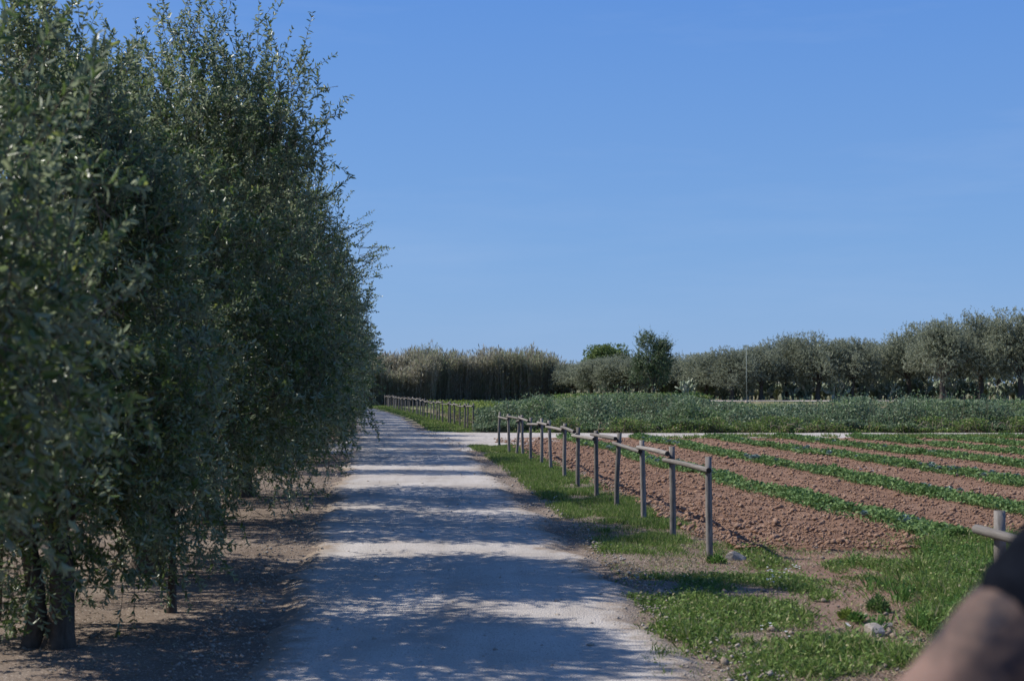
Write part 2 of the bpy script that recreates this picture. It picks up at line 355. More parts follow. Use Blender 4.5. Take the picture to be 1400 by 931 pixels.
# side road crossing to the right
xv = spaced(-5.5, 14, .12); xv = np.concatenate([xv, spaced(14, 90, 1.)])
lo = np.interp(xv, [-6, -2, -.95, .3, 1.8, 4, 10, 90], [37.5, 38.3, 40.2, 43.2, 46.2, 48.4, 49.4, 50.5]) + (fbm(xv, xv * 0, 3, 8) - .5) * .9
hi = np.interp(xv, [-6, -3.4, -2.0, 10, 90], [59, 57.2, 54.9, 54.2, 54.5]) + (fbm(xv, xv * 0 + 3, 3, 9) - .5) * .8
s = np.linspace(0, 1, 30)
Xg = np.repeat(xv[:, None], 30, 1); Yg = lo[:, None] + (hi - lo)[:, None] * s[None]
dl = np.minimum(Yg - lo[:, None], hi[:, None] - Yg)
a = Acc(); grid(a, Xg, Yg, H(Xg, Yg) + .036 - .05 * (1 - sstep(0, .4, dl)) + (fbm(Xg * 2, Yg * 2, 2, 1) - .5) * .008)
tag(link('side_road', a.mesh('side_road', M['track'], True)), kind='structure')
# ploughed field
def XFL(y): return XF(y) + .28 + (fbm(np.asarray(y) * .9, np.asarray(y) * 0, 3, 12) - .5) * .5
yv = np.concatenate([spaced(15.3, 30, .075), spaced(30, 49.6, .2)])
sx = np.concatenate([spaced(0, 6, .075), spaced(6, 15, .2), spaced(15, 60, 1.)])
Yg = np.repeat(yv[:, None], len(sx), 1)
Xg = XFL(yv)[:, None] + sx[None]
Yg = Yg + (fbm(Xg * .6, Xg * 0 + 4, 3, 6) - .5) * 1.4 * (1 - sstep(15, 20, Yg))
dl = np.minimum(np.minimum(sx[None] + 0 * Yg, (yv[:, None] - 15.3) * 1.0 + 0 * Yg), 49.8 - Yg)
Zg = H(Xg, Yg) + .035 + (fbm(Xg * 4, Yg * 4, 3, 21) - .5) * .085 - .085 * (1 - sstep(0, .8, dl))
a = Acc(); grid(a, Xg, Yg, Zg)
tag(link('ploughed_field', a.mesh('ploughed_field', M['soil'], True)), kind='structure')
# pale track in front of the orchard
xv = spaced(13, 75, 1.); Xg = np.repeat(xv[:, None], 6, 1)
Yg = 119 + np.linspace(0, 1, 6)[None] * 6.5 + (fbm(xv * .3, xv * 0, 2, 4)[:, None] - .5) * 3 + 0 * Xg
a = Acc(); grid(a, Xg, Yg, H(Xg, Yg) + .05); tag(link('far_track', a.mesh('far_track', M['track'], True)), kind='structure')

# ------------------------------------------------------------------ clods and stones
def stuff(name, acc, mats, label, cat, smooth=False):
    return tag(link(name, acc.mesh(name, mats, smooth)), label, cat, kind='stuff')
a = Acc()
n = 52000; y = 14.95 + (rng.random(n) ** 1.7) * 33.5; x = XFL(y) + rng.random(n) ** 1.15 * (4 + y * .34)
S = rng.lognormal(-4.45, .5, n) * np.where(rng.random(n) < .04, 2.3, 1) * (1 + (y - 15) * .012)
S = np.clip(S, .005, .07)
kk = y > 15.0 + fbm(x * .8, x * 0, 3, 6) * 1.1; x, y, S = x[kk], y[kk], S[kk]
rocks(a, np.stack([x, y, H(x, y) + .045 + S * .2 + (fbm(x * 4, y * 4, 3, 21) - .5) * .085], 1), S)
stuff('soil_clods', a, M['clod'], 'small clods and crumbs of red earth strewn over the ploughed field', 'soil')
a = Acc()
n = 9000; y = 5 + rng.random(n) ** 1.8 * 50; sd_ = rng.random(n) < .5
e = np.abs(rng.normal(size=n)) * .35
x = np.where(sd_, XR(y) - e + .25, XL(y) + e - .3)
m_ = rng.random(n) < .3; x = np.where(m_, XL(y) + (XR(y) - XL(y)) * rng.random(n), x)
S = np.clip(rng.lognormal(-4.75, .45, n), .004, .035)
rocks(a, np.stack([x, y, H(x, y) + .04 + S * .2], 1), S)
stuff('road_gravel', a, M['stone'], 'loose pale stones along the edges of the gravel road', 'gravel')
a = Acc()
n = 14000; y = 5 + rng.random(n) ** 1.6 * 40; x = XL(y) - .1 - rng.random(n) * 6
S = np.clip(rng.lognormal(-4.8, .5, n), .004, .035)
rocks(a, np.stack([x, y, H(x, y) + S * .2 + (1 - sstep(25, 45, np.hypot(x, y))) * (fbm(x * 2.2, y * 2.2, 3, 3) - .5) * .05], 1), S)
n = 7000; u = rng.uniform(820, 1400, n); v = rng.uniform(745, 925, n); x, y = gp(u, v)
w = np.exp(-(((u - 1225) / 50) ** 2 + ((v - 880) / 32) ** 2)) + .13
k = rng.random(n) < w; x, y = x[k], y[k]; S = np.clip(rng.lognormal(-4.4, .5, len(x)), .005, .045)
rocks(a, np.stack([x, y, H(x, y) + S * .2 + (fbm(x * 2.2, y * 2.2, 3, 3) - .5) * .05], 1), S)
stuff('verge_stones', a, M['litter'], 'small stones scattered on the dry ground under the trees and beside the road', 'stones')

# ------------------------------------------------------------------ grass and weeds
ELL = [(1080, 785, 115, 20, .9, .07), (1210, 772, 150, 15, .8, .08), (1300, 800, 75, 75, 1.2, .20), (1345, 762, 70, 42, 1.2, .20),
       (1300, 862, 60, 28, .7, .09), (1085, 892, 150, 50, 1.2, .11), (1005, 850, 85, 32, 1.0, .09), (900, 822, 75, 22, .9, .07),
       (890, 726, 75, 16, 1.0, .07), (1150, 915, 90, 30, 1.2, .12), (1380, 900, 60, 60, .6, .1), (960, 800, 60, 14, .5, .06), (1010, 772, 40, 10, .5, .06)]
def near_density(x, y):
    u, v = to_uv(x, y); d = np.zeros_like(u); h = np.full_like(u, .06)
    for cu, cv, ru, rv, w, hh in ELL:
        e = w * np.exp(-1.1 * (((u - cu) / ru) ** 2 + ((v - cv) / rv) ** 2))
        h = np.where(e > d, hh, h); d = np.maximum(d, e)
    bare = np.exp(-(((u - 1185) / 45) ** 2 + ((v - 822) / 26) ** 2)) + np.exp(-(((u - 1225) / 45) ** 2 + ((v - 882) / 24) ** 2))
    return np.clip(d - bare, 0, 1), h
def blades(acc, x, y, h, w, mat=0, lean=.5, z0=0.0):
    n = len(x); D = norm(np.stack([rng.normal(size=n) * lean, rng.normal(size=n) * lean, np.ones(n)], 1))
    N = norm(np.stack([rng.normal(size=n), rng.normal(size=n), np.zeros(n)], 1))
    mic = (1 - sstep(25, 45, np.hypot(x, y))) * (fbm(x * 2.2, y * 2.2, 3, 3) - .5) * .05
    leaves(acc, np.stack([x, y, H(x, y) + mic - .004 + z0], 1), D, N, h, w, mat)
def gmic(x, y): return (1 - sstep(25, 45, np.hypot(x, y))) * (fbm(x * 2.2, y * 2.2, 3, 3) - .5) * .05
a = Acc()
n = 440000; y = 7.5 + rng.random(n) * 8.6; x = rng.uniform(.9, 6.6, n)
d, h = near_density(x, y); cl = fbm(x * 2.4, y * 1.9, 4, 31)
pr = np.clip(d * 1.2 + (cl - .5) * 3.6 - .34, 0, 1) ** 1.2 * .85 + .02; k = (rng.random(n) < pr) & (x < .38 * y + .4); x, y, h, cl = x[k], y[k], h[k], cl[k]
h = h * (.15 + cl * 1.25) * rng.uniform(.4, 1.25, len(x))
blades(a, x, y, h, np.where(rng.random(len(x)) < .35, .012, .006), 0, .95)
print('near blades', len(x))
# broad low leaves among the blades
k = rng.random(len(x)) < .14; xx, yy, hh = x[k], y[k], h[k]; n = len(xx)
D = norm(np.stack([rng.normal(size=n), rng.normal(size=n), rng.random(n) * .8], 1))
leaves(a, np.stack([xx, yy, H(xx, yy) + gmic(xx, yy) + hh * rng.random(n)], 1), D, norm(rng.normal(size=(n, 3)) * .35 + [0, 0, 1]), .035, .02, 0)
# grass along the near fence
n = 330000; y = 14.8 + rng.random(n) ** 1.4 * 27; x = rng.uniform(-.25, 1.35, n) * 1
xr = XR(y) + .12; w = XF(y) + .45 - xr; x = xr + rng.random(n) * w
cl = fbm(x * 1.8, y * 1.1, 3, 41); edge = sstep(0, .35, x - xr) * (1 - sstep(.75, 1, (x - xr) / w) * .7)
k = rng.random(n) < edge * (sstep(.36, .56, cl) * .96 + .04) * sstep(14.9, 16.8, y + (cl - .5) * 2); x, y, cl = x[k], y[k], cl[k]
h = (.035 + .07 * cl) * rng.uniform(.5, 1.4, len(x)) * (1 + (y - 15) * .01)
blades(a, x, y, h, .007 * (1 + (y - 15) * .05), 0, .6)
print('fence blades', len(x))
n = 120000; y = rng.uniform(-1, 8.6, n); x = rng.uniform(3.2, 10, n) ; cl = fbm(x * 1.3, y * 1.1, 4, 31); k = (rng.random(n) < sstep(.42, .66, cl)) & ((y < 7.4) | (x > 3.6)) & (np.hypot(x, y) > 3); x, y, cl = x[k], y[k], cl[k]
blades(a, x, y, (.03 + .08 * cl) * rng.uniform(.5, 1.3, len(x)), .009, 0, .8)
stuff('verge_grass', a, M['grass'], 'green grass and low weeds on the verge between the gravel road and the near fence', 'grass')
a = Acc()      # taller lush weeds by the right-hand post
n = 60000; u = rng.uniform(1150, 1480, n); v = rng.uniform(742, 900, n)
e = 1.25 * np.exp(-1.1 * (((u - 1335) / 85) ** 2 + ((v - 795) / 60) ** 2)); k = rng.random(n) < sstep(.3, 1.0, e + (fbm(u / 22, v / 14, 3, 3) - .5) * 1.6)
x, y = gp(u[k], v[k]); cl = fbm(x * 2.2, y * 1.8, 3, 51); h = (.02 + .24 * cl) * rng.uniform(.5, 1.2, len(x))
blades(a, x, y, h, .012, 0, .5); k = rng.random(len(x)) < .45; x, y, h = x[k], y[k], h[k]; n = len(x)
D = norm(np.stack([rng.normal(size=n), rng.normal(size=n), rng.random(n) * .9], 1))
leaves(a, np.stack([x, y, H(x, y) + h * rng.uniform(.4, 1, n)], 1), D, norm(rng.normal(size=(n, 3)) * .5 + [0, 0, 1]), .036, .017, 0)
stuff('tall_weeds', a, M['tallgrass'], 'lush knee-high green weeds around the fence post at the right edge', 'weeds')
a = Acc()      # dry straw on the bare ground
n = 150000; y = 7.5 + rng.random(n) ** 1.2 * 12; x = XR(y) + rng.random(n) * (5.2 - (y - 7.5) * .1)
cl = fbm(x * 1.7, y * 1.7, 3, 61); k = (rng.random(n) < sstep(.38, .62, cl) * .8) & ((y < 15.6) | (x < XF(y) + .4)); x, y = x[k], y[k]
blades(a, x, y, rng.uniform(.015, .06, len(x)), .006, 0, 2.2)
n = 16000; y = 5.5 + rng.random(n) ** 1.4 * 25; x = XL(y) - rng.random(n) * 5
blades(a, x, y, rng.uniform(.015, .05, n), .009, 0, 3.5)
stuff('dry_grass', a, M['dry'], 'straw and fallen dry leaves on the bare ground beside the road', 'dry grass')
a = Acc()      # verge of the far stretch and weeds at its foot
n = 90000; y = 55.3 + rng.random(n) ** 1.3 * 80; xr = XR(y) + .1; w = XFF(y) + 1.0 - xr; x = xr + rng.random(n) * w
cl = fbm(x * .8, y * .5, 3, 71); k = rng.random(n) < sstep(0, .5, x - xr) * (sstep(.34, .62, cl) * .9 + .1); x, y = x[k], y[k]
h = rng.uniform(.04, .13, len(x)) * (1 + .004 * (y - 55)); blades(a, x, y, h, .03 * (1 + .01 * (y - 55)), 0, .6)
n = 9000; x, y = gp(rng.uniform(490, 585, n), rng.uniform(556, 566, n)); cl = fbm(x * .4, y * .2, 3, 73)
k = rng.random(n) < sstep(.55, .7, cl); x, y = x[k], y[k]
blades(a, x, y, rng.uniform(.05, .12, len(x)), .05, 0, .8)
stuff('far_verge_grass', a, M['grass'], 'grass verge between the far road and the long far fence', 'grass')
a = Acc()      # field margin grass
n = 60000; x = rng.uniform(.3, 22, n); y = 48.6 + rng.random(n) * 2.2 - .6; cl = fbm(x * .5, y * .8, 3, 81)
k = rng.random(n) < sstep(.4, .6, cl) * sstep(3, 9, x + (cl - .5) * 4) ; x, y = x[k], y[k]
blades(a, x, y, rng.uniform(.08, .22, len(x)), .03, 0, .5)
stuff('field_margin_grass', a, M['grass'], 'ragged grass between the ploughed field and the side road', 'grass')

# small white flowers in the grass
a = Acc()
for (u, v, k, r) in [(1054, 791, 9, .05), (1087, 784, 7, .03), (1054, 803, 8, .04), (1075, 792, 4, .03), (1053, 877, 4, .06), (1072, 883, 2, .03), (757, 687, 4, .02), (1400, 857, 8, .05),
                     (1195, 645, 22, .22), (1188, 648, 18, .15), (1163, 877, 3, .03)]:
    cx, cy = gp(u, v); P = np.stack([cx + rng.normal(size=k) * r, cy + rng.normal(size=k) * r * 1.5, Hs(cx, cy) + rng.uniform(.07, .12, k)], 1)
    for q in range(4):
        ang = q * 1.57 + rng.random(k); D = np.stack([np.cos(ang), np.sin(ang), .35 + 0 * ang], 1)
        leaves(a, P, D, np.tile([0, 0, 1.], (k, 1)), .016, .012)
stuff('white_flowers', a, M['flower'], 'tiny white wildflowers dotted in the verge grass', 'flowers')

# ------------------------------------------------------------------ crop rows in the ploughed field
def row_x(k, y): return 4.87 + 2.52 * k - .095 * (y - 16.4)
def crop_row(k, label):
    a = Acc(); y0 = 15.6 + (.3 if k else .2)
    n = int(30000 if k < 3 else 24000); y = y0 + rng.random(n) ** 1.25 * (49.3 - y0); c = row_x(k, y) + (fbm(y * .4, y * 0 + k, 2, 5) - .5) * .35
    wd = .29 * (.75 + .5 * fbm(y * .7, y * 0, 2, 90 + k)) * (1 + .03 * k)
    off = np.clip(rng.normal(size=n) * .5, -1.15, 1.15) * wd; x = c + off
    cl = fbm(x * 2.2, y * 1.6, 3, 95 + k); kp = (rng.random(n) < sstep(.32, .55, cl) * .95 + .06) & (x < .5 * y + 6); x, y, cl, off, wd = x[kp], y[kp], cl[kp], off[kp], wd[kp]
    h = (.05 + .12 * cl) * (1 - .5 * np.abs(off / wd)) * rng.uniform(.6, 1.2, len(x)) * 1.15
    blades(a, x, y, h, .014 * (1 + (y - 15) * .03), 0, .6, .05)
    kp = rng.random(len(x)) < .85; x, y, h = x[kp], y[kp], h[kp]; n = len(x)
    D = norm(np.stack([rng.normal(size=n), rng.normal(size=n), rng.random(n) * .9], 1)); s = (1 + (y - 15) * .02)
    leaves(a, np.stack([x, y, H(x, y) + .05 + h * rng.uniform(.4, .9, n)], 1), D, norm(rng.normal(size=(n, 3)) * .5 + [0, 0, 1]), .06 * s, .035 * s, 0)
    return tag(link('crop_row', a.mesh('crop_row', M['rowleaf'])), label, 'crop row', 'green rows in the ploughed field', 'stuff')
names = ['nearest to the road-side fence', 'second from the road-side fence', 'third from the road-side fence', 'fourth from the road-side fence',
         'fifth from the road-side fence', 'sixth from the road-side fence', 'seventh from the road-side fence']
for k in range(7): crop_row(k, 'strip of low leafy green crop across the red field, ' + names[k])
# bluish young cabbages along the rows
def cabbage_mesh(seed):
    a = Acc(); n = 13; ang = np.arange(n) * 2.4; t = np.linspace(0, 1, n)
    D = np.stack([np.cos(ang) * (1 - .5 * t), np.sin(ang) * (1 - .5 * t), .35 + 1.0 * t], 1)
    leaves(a, np.stack([0 * t, 0 * t, .02 + .03 * t], 1), D, np.tile([0, 0, 1.], (n, 1)) + rng.normal(size=(n, 3)) * .2, .15 - .05 * t, .09, 0, True)
    return a.mesh('cabbage_plant', M['blueleaf'])
cms = [cabbage_mesh(i) for i in range(3)]
for k, cnt in ((0, 130), (1, 130), (2, 90), (3, 50)):
    y = 17 + rng.random(cnt) ** 1.1 * 31; y = y[fbm(y * .25, y * 0 + k * 7, 2, 33) > .42]
    for yy in y:
        x = float(row_x(k, yy)) + rng.normal() * .13
        if x > .38 * yy + .6: continue
        tag(link('cabbage_plant', random.choice(cms), None, (x, yy, Hs(x, yy) + .09), (0, 0, rng.random() * 6), rng.uniform(.5, .85)),
            'bluish young cabbage plant growing in one of the green crop rows', 'cabbage', 'young cabbages along the crop rows')

# ------------------------------------------------------------------ tall bean crop beyond the side road
def bean_band(name, x0, x1, yf, depth, hfun, n, L, mat, label):
    a = Acc(); x = rng.uniform(x0, x1, n); t = rng.random(n) ** 1.6; y = yf(x) + t * depth
    hh = hfun(x, y); kk = hh > .02; x, t, y, hh = x[kk], t[kk], y[kk], hh[kk]; n = len(x); z = hh * (1 - rng.random(n) ** 1.5 * (.95 - .45 * t))
    P = np.stack([x + rng.normal(size=n) * .1, y, H(x, y) + z], 1)
    D = norm(np.stack([rng.normal(size=n), rng.normal(size=n), rng.normal(size=n) * .6 + .5], 1))
    sc = rng.uniform(.6, 1.5, n); leaves(a, P, D, rnd(n) + [0, -.3, .6], L * sc, L * sc * .48, 0)
    m = n // 16; i = rng.integers(0, n, m)
    B = P[i]; A_ = B.copy(); A_[:, 2] = H(B[:, 0], B[:, 1]); A_[:, 0] += rng.normal(size=m) * .08
    twigs(a, A_, B + [0, 0, .08], .012, 1)
    return stuff(name, a, [mat, M['twig']], label, 'crop')
def bh(x, y):
    clump = fbm(x * .85, y * .45, 3, 101); front = sstep(0, 1.6, y - 55.2)
    r = np.interp(x, [-2.2, -.6, 1, 7, 9.5, 12, 16.5, 17.5, 22], [.45, .75, 1.05, 1.14, 1.0, .92, 1.05, .95, .9])
    return r * (.34 + .95 * sstep(.25, .72, clump)) * np.interp(x / y * 1944, [0, 240, 280, 340, 400, 430, 520], [1, 1, .84, .80, .84, 1, 1]) * (.35 + .65 * front)
bean_band('bean_crop', -1.4, 33, lambda x: 55.3 + (fbm(x * .5, x * 0, 3, 3) - .5) * 1.6, 11, bh, 200000, .105, M['bean'], 'dense waist-high blue-green bean crop on the far side of the side road')
bean_band('bean_tips', -1.2, 33, lambda x: 55.8 + 0 * x, 8, lambda x, y: bh(x, y) * 1.02 + .42 * sstep(.5, .8, fbm(x * 3.2, y * 2.5, 2, 111)), 30000, .10, M['bean'], 'taller shoots standing above the bean crop')
bean_band('field_foot_weeds', 0, 24, lambda x: 54.7 + (fbm(x * .8, x * 0, 3, 3) - .5) * .8, 1.6, lambda x, y: .6 * sstep(.4, .75, fbm(x * .9, y, 3, 107)), 26000, .08, M['grass'], 'low yellowish weeds along the foot of the bean crop')
bean_band('yellow_green_weeds', -9, .2, lambda x: 58.0 + 0 * x, 34, lambda x, y: (.4 + .4 * fbm(x, y, 2, 7)) * (x > XFF(y) + .7) * (x < XFF(y) + 4.2) * 1.35, 36000, .10, M['yellowweed'], 'yellow-green weeds behind the end of the far fence')
bean_band('low_field_weeds', -6, 9, lambda x: 66 + 0 * x, 45, lambda x, y: (.35 + .5 * fbm(x * .4, y * .2, 2, 17)) * (x > XFF(y) + 1.2), 22000, .14, M['bean'], 'low green weeds filling the field between the bean crop and the reeds')
bean_band('far_green_crop', 3.5, 15, lambda x: 108 + 0 * x, 8, lambda x, y: .5 + .3 * fbm(x * .4, y * .3, 2, 27), 14000, .18, M['grass'], 'strip of green crop in front of the distant olive trees')
# pale dry stalks bent over at the foot of the crop
a = Acc()
for i in range(75):
    x = random.choice([random.uniform(10.2, 13.2), random.uniform(15, 19.5), random.uniform(2, 20)]); y = 54.9 + random.random() * .5
    L = random.uniform(.25, .75); an = random.uniform(-1.2, 1.2); hgt = random.uniform(.12, .5)
    pts = [(x + math.sin(an) * L * t, y - .25 * L * t, Hs(x, y) + hgt * 4 * t * (1 - t * .82) * .75) for t in np.linspace(0, 1, 7)]
    tube(a, pts, [.014] * 7, 4, 0, 0)
stuff('dry_stalks', a, M['plume'], 'pale bent dry stalks at the foot of the bean crop', 'stalks')

# ------------------------------------------------------------------ fences
def log_mesh(name, L, r0, r1, seed, bend=.01, sides=10, seg=7):
    a = Acc(); rg = np.random.default_rng(seed); t = np.linspace(0, 1, seg)
    pts = np.stack([np.sin(t * 3.1) * bend * rg.normal(), np.sin(t * 3.1 + .6) * bend * rg.normal(), t * L], 1)
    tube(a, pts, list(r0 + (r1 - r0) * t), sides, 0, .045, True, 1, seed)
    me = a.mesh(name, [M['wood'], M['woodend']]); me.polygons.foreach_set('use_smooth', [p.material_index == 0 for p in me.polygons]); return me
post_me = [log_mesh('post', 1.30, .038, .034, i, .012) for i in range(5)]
mwi, _n, _b = newmat('rusty_wire', .7, .4); _b.inputs['Base Color'].default_value = (.035, .028, .024, 1)
_a = Acc(); tube(_a, [(0, 0, -.012), (0, 0, .012)], [.041, .041], 8, 0, .04); tie_me = _a.mesh('wire_tie', mwi)
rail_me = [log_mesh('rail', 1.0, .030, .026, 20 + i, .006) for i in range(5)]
def fence(posts, label, rails=True, extra_start=None, extra_end=None):
    x0, y0 = posts[0][:2]; root = link('rail_fence', None, None, (x0, y0, Hs(x0, y0)))
    tag(root, label, 'fence')
    pts = []
    for i, p in enumerate(posts):
        x, y, h = p[:3]; lx, ly = (p[3] if len(p) > 3 else (random.gauss(0, .012), random.gauss(0, .012)))
        me = post_me[i % 5]; zb = Hs(x, y) - .15
        o = link('post', me, root, (x - x0, y - y0, zb - Hs(x0, y0)), (ly, lx, random.random() * 6), (1, 1, (h + .15) / 1.30))
        if abs(lx) > .05: o['label'] = 'leaning post'; o.rotation_euler = (ly, lx, 0)
        pts.append(Vector((x + math.sin(lx) * h, y, zb + .15 + h)))
    if rails:
        seg = [(pts[i], pts[i + 1]) for i in range(len(pts) - 1)]
        if extra_start: seg.insert(0, (pts[0] + Vector(extra_start), pts[0]))
        for i, (A, B) in enumerate(seg):
            d = (B - A).normalized(); side = Vector((-d.y, d.x, 0)).normalized()
            if side.x > 0: side = -side
            dz = -.085 if i % 2 else -.135
            dzb = dz + random.uniform(-.025, .025); off = .062
            A2 = A + side * off + Vector((0, 0, dz)) - d * random.uniform(.10, .2); B2 = B + side * off + Vector((0, 0, dzb)) + d * random.uniform(.06, .16)
            if i % 2: A2 += side * .004
            v = B2 - A2; L = v.length
            link('wire_tie', tie_me, root, tuple(B + Vector((0, 0, dzb + .012)) - root.location), (.25 * (1 if i % 2 else -1), .2, i), 1.0)
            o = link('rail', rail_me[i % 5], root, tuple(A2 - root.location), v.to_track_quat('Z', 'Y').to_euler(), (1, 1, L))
    return root
P = [(969, 758.5, 1.04), (917.7, 735.7, 1.077), (879, 711, 1.06), (844.6, 694, 1.10), (815.4, 679, 1.07), (789.4, 665.7, 1.05), (772, 654.9, 1.07), (752.9, 643.7, 1.06),
     (740.3, 637.7, 1.06), (725.4, 630.6, 1.05), (714.9, 624.6, 1.05), (705.7, 620.9, 1.02), (695.7, 619, 1.05), (684.3, 612, 1.04)]
pl = []
for i, (u, v, h) in enumerate(P):
    x, y = gp(u, v); pl.append((x, y, h) if i != 11 else (x, y, h, (.075, 0)))
fence(pl, 'weathered grey log fence with single rail beside the ploughed field, one post leaning')
fl = []
for i in range(38):
    y = 57.7 + i * 1.98; x = float(XFF(y)) + random.gauss(0, .04); fl.append((x, y, 1.08 + random.gauss(0, .03)))
fence(fl, 'long grey log fence on the far stretch of road leading to the reeds')
fence([(2.92, 8.55, 1.0, (0, 0)), (3.1, 6.5, 1.0), (3.28, 4.5, 1.0)], 'end post and rail of the log fence behind the dark-sleeved arm at the right edge')

# ------------------------------------------------------------------ trees
def olive_crown(seed, rx, ry, z0, z1, nsh, leafL, leafW, fine, ncl=70, nl=22, sprout=1.0, shootL=.28, name='crown', xo=0.0, mat='olive', inner=.22, expo=2.6, yo=0.0, bare=.0, extra=(), clf=.55, lobe=1.0):
    global rng
    keep = rng; rng = np.random.default_rng(seed)
    zc = (z0 + z1) / 2; rz = (z1 - z0) / 2
    def env(d):
        e = (np.abs(d[:, 0]) ** expo + np.abs(d[:, 1]) ** expo + np.abs(d[:, 2]) ** expo) ** (-1 / expo)
        lob = 1 + lobe * .16 * np.sin(d[:, 0] * 5 + seed) * np.sin(d[:, 2] * 6 + seed * 2) + lobe * .10 * np.sin(d[:, 1] * 9 + seed * 3) * np.cos(d[:, 2] * 8 + d[:, 0] * 7)
        return e * lob
    scale = np.array([rx, ry, rz])
    cd_ = rnd(ncl); cd_[:, 2] = np.where(cd_[:, 2] < -.75, -cd_[:, 2], cd_[:, 2])
    cc = cd_ * (env(cd_) * rng.uniform(.78, .98, ncl))[:, None] * scale
    nc = int(nsh * clf); nu = int(nsh * (1 - inner) - nc); ni = nsh - nc - nu
    i = rng.integers(0, ncl, nc); sig = min(rx, ry) * .17
    p1 = cc[i] + np.clip(rng.normal(size=(nc, 3)), -1.7, 1.7) * sig * np.array([1, 1, 1.25])
    d2 = rnd(nu); p2 = d2 * (env(d2) * (rng.random(nu) ** .33 * .40 + .56))[:, None] * scale
    d3 = rnd(ni); p3 = d3 * (env(d3) * (rng.random(ni) ** .4 * .7))[:, None] * scale
    p = np.concatenate([p1, p2, p3]); out = norm(p / scale)
    p[:, 2] += zc; p[:, 0] += xo; p[:, 1] += yo
    up = sstep(-.5, .7, out[:, 2])[:, None]
    D = norm(out * .6 + np.array([0, 0, 1.]) * (up * 1.1 - .45) + rng.normal(size=p.shape) * .62)
    L = shootL * rng.uniform(.5, 1.25, len(p)); top = (out[:, 2] > .62) & (rng.random(len(p)) < .10 * sprout)
    L = np.where(top, L * rng.uniform(1.3, 2.3, len(p)), L)
    for ex in extra:
        m_e = ex[3] if len(ex) > 3 else 5; sp_ = ex[4] if len(ex) > 4 else .05; p = np.concatenate([p, np.array(ex[0]) - [xo, yo, zc * 0] + rng.normal(size=(m_e, 3)) * sp_ * np.array([1, 1, 1.9]) + [xo, yo, 0]]); D = np.concatenate([D, norm(np.array(ex[1]) + rng.normal(size=(m_e, 3)) * .3)])
        L = np.concatenate([L, ex[2] * rng.uniform(.6, 1.1, m_e)]); top = np.concatenate([top, np.zeros(m_e, bool)]); out = np.concatenate([out, np.ones((m_e, 3))])
    ok = p[:, 2] > .16; p, D, L, top = p[ok], D[ok], L[ok], top[ok]
    a = Acc(); E = p + D * L[:, None]
    twigs(a, p - D * .12, E, .003 if fine else .0045, 1)
    k = np.repeat(np.arange(len(p)), nl); t = np.tile((np.arange(nl) // 2 + .5) / (nl / 2), len(p)); n = len(k)
    sgn = np.tile(np.where(np.arange(nl) % 2 == 0, 1, -1), len(p)); ph = (np.tile(np.arange(nl) // 2, len(p)) % 2) * 1.57 + rng.normal(size=n) * .35
    Dk = D[k]; U = norm(np.cross(Dk, np.array([.2, .1, 1.]))); V = np.cross(Dk, U)
    lat = (U * np.cos(ph)[:, None] + V * np.sin(ph)[:, None]) * sgn[:, None]
    P_ = p[k] + Dk * (t * L[k])[:, None]
    LD = norm(Dk * .65 + lat * .75 + rng.normal(size=(n, 3)) * .45)
    ll = leafL * rng.uniform(.65, 1.2, n) * (1 - .35 * t)
    kp = rng.random(n) < (1 - bare)
    leaves(a, P_[kp], LD[kp], norm(Dk[kp] + rng.normal(size=(kp.sum(), 3)) * .5), ll[kp], leafW * rng.uniform(.8, 1.2, kp.sum()), 0, fine)
    rng = keep
    return a.mesh(name, [M[mat], M['twig']]), cc + [xo, yo, zc]
def trunk_mesh(seed, r, hfork, cc, nlimb=9, base=(0, 0), mat='bark', sides=11, twin=False, lean=(0, 0)):
    a = Acc(); rg = np.random.default_rng(seed); fork = np.array([base[0] + lean[0], base[1] + lean[1], hfork])
    t = np.linspace(0, 1, 9)[:, None]
    b0 = np.array([base[0], base[1], -.12])
    pts = b0 + (fork - b0) * t + np.concatenate([np.sin(t * 4 + seed) * r * .35, np.cos(t * 5 + seed) * r * .3, 0 * t], 1) * t
    rad = [r * (1.75 - 2.2 * q if q < .3 else 1.09 - .25 * q) for q in t[:, 0]]
    tube(a, pts, rad, sides, 0, .16, True, None, seed)
    if twin:
        b1 = b0 + np.array([-.19, .05, 0]); f1 = fork + np.array([-.22, .1, .15]); pts1 = b1 + (f1 - b1) * t + np.concatenate([np.sin(t * 5) * r * .4, 0 * t, 0 * t], 1)
        tube(a, pts1, [q * .75 for q in rad], sides, 0, .18, True, None, seed + 1)
    idx = rg.choice(len(cc), min(nlimb, len(cc)), replace=False)
    for j in idx:
        e = fork + (cc[j] - fork) * .92; m1 = fork + (e - fork) * .35 + [0, 0, .25 * abs(e[2] - fork[2]) + .05]
        tt = np.linspace(0, 1, 7)[:, None]; p = (1 - tt) ** 2 * (pts[-1]) + 2 * tt * (1 - tt) * m1 + tt ** 2 * e + rg.normal(size=(7, 3)) * .02 * tt
        tube(a, p, list(np.linspace(r * .45, r * .07, 7)), 6, 0, .08, False, None, seed + int(j))
    return a.mesh('trunk', M[mat], True)
def tree(name, x, y, tm, cm, label, cat='tree', group=None, rz=0, sc=(1, 1, 1)):
    r = link(name, None, None, (x, y, Hs(x, y)), (0, 0, rz), sc); tag(r, label, cat, group)
    link('trunk', tm, r); link('crown', cm, r); return r
G1 = 'olive trees in the roadside row on the left'
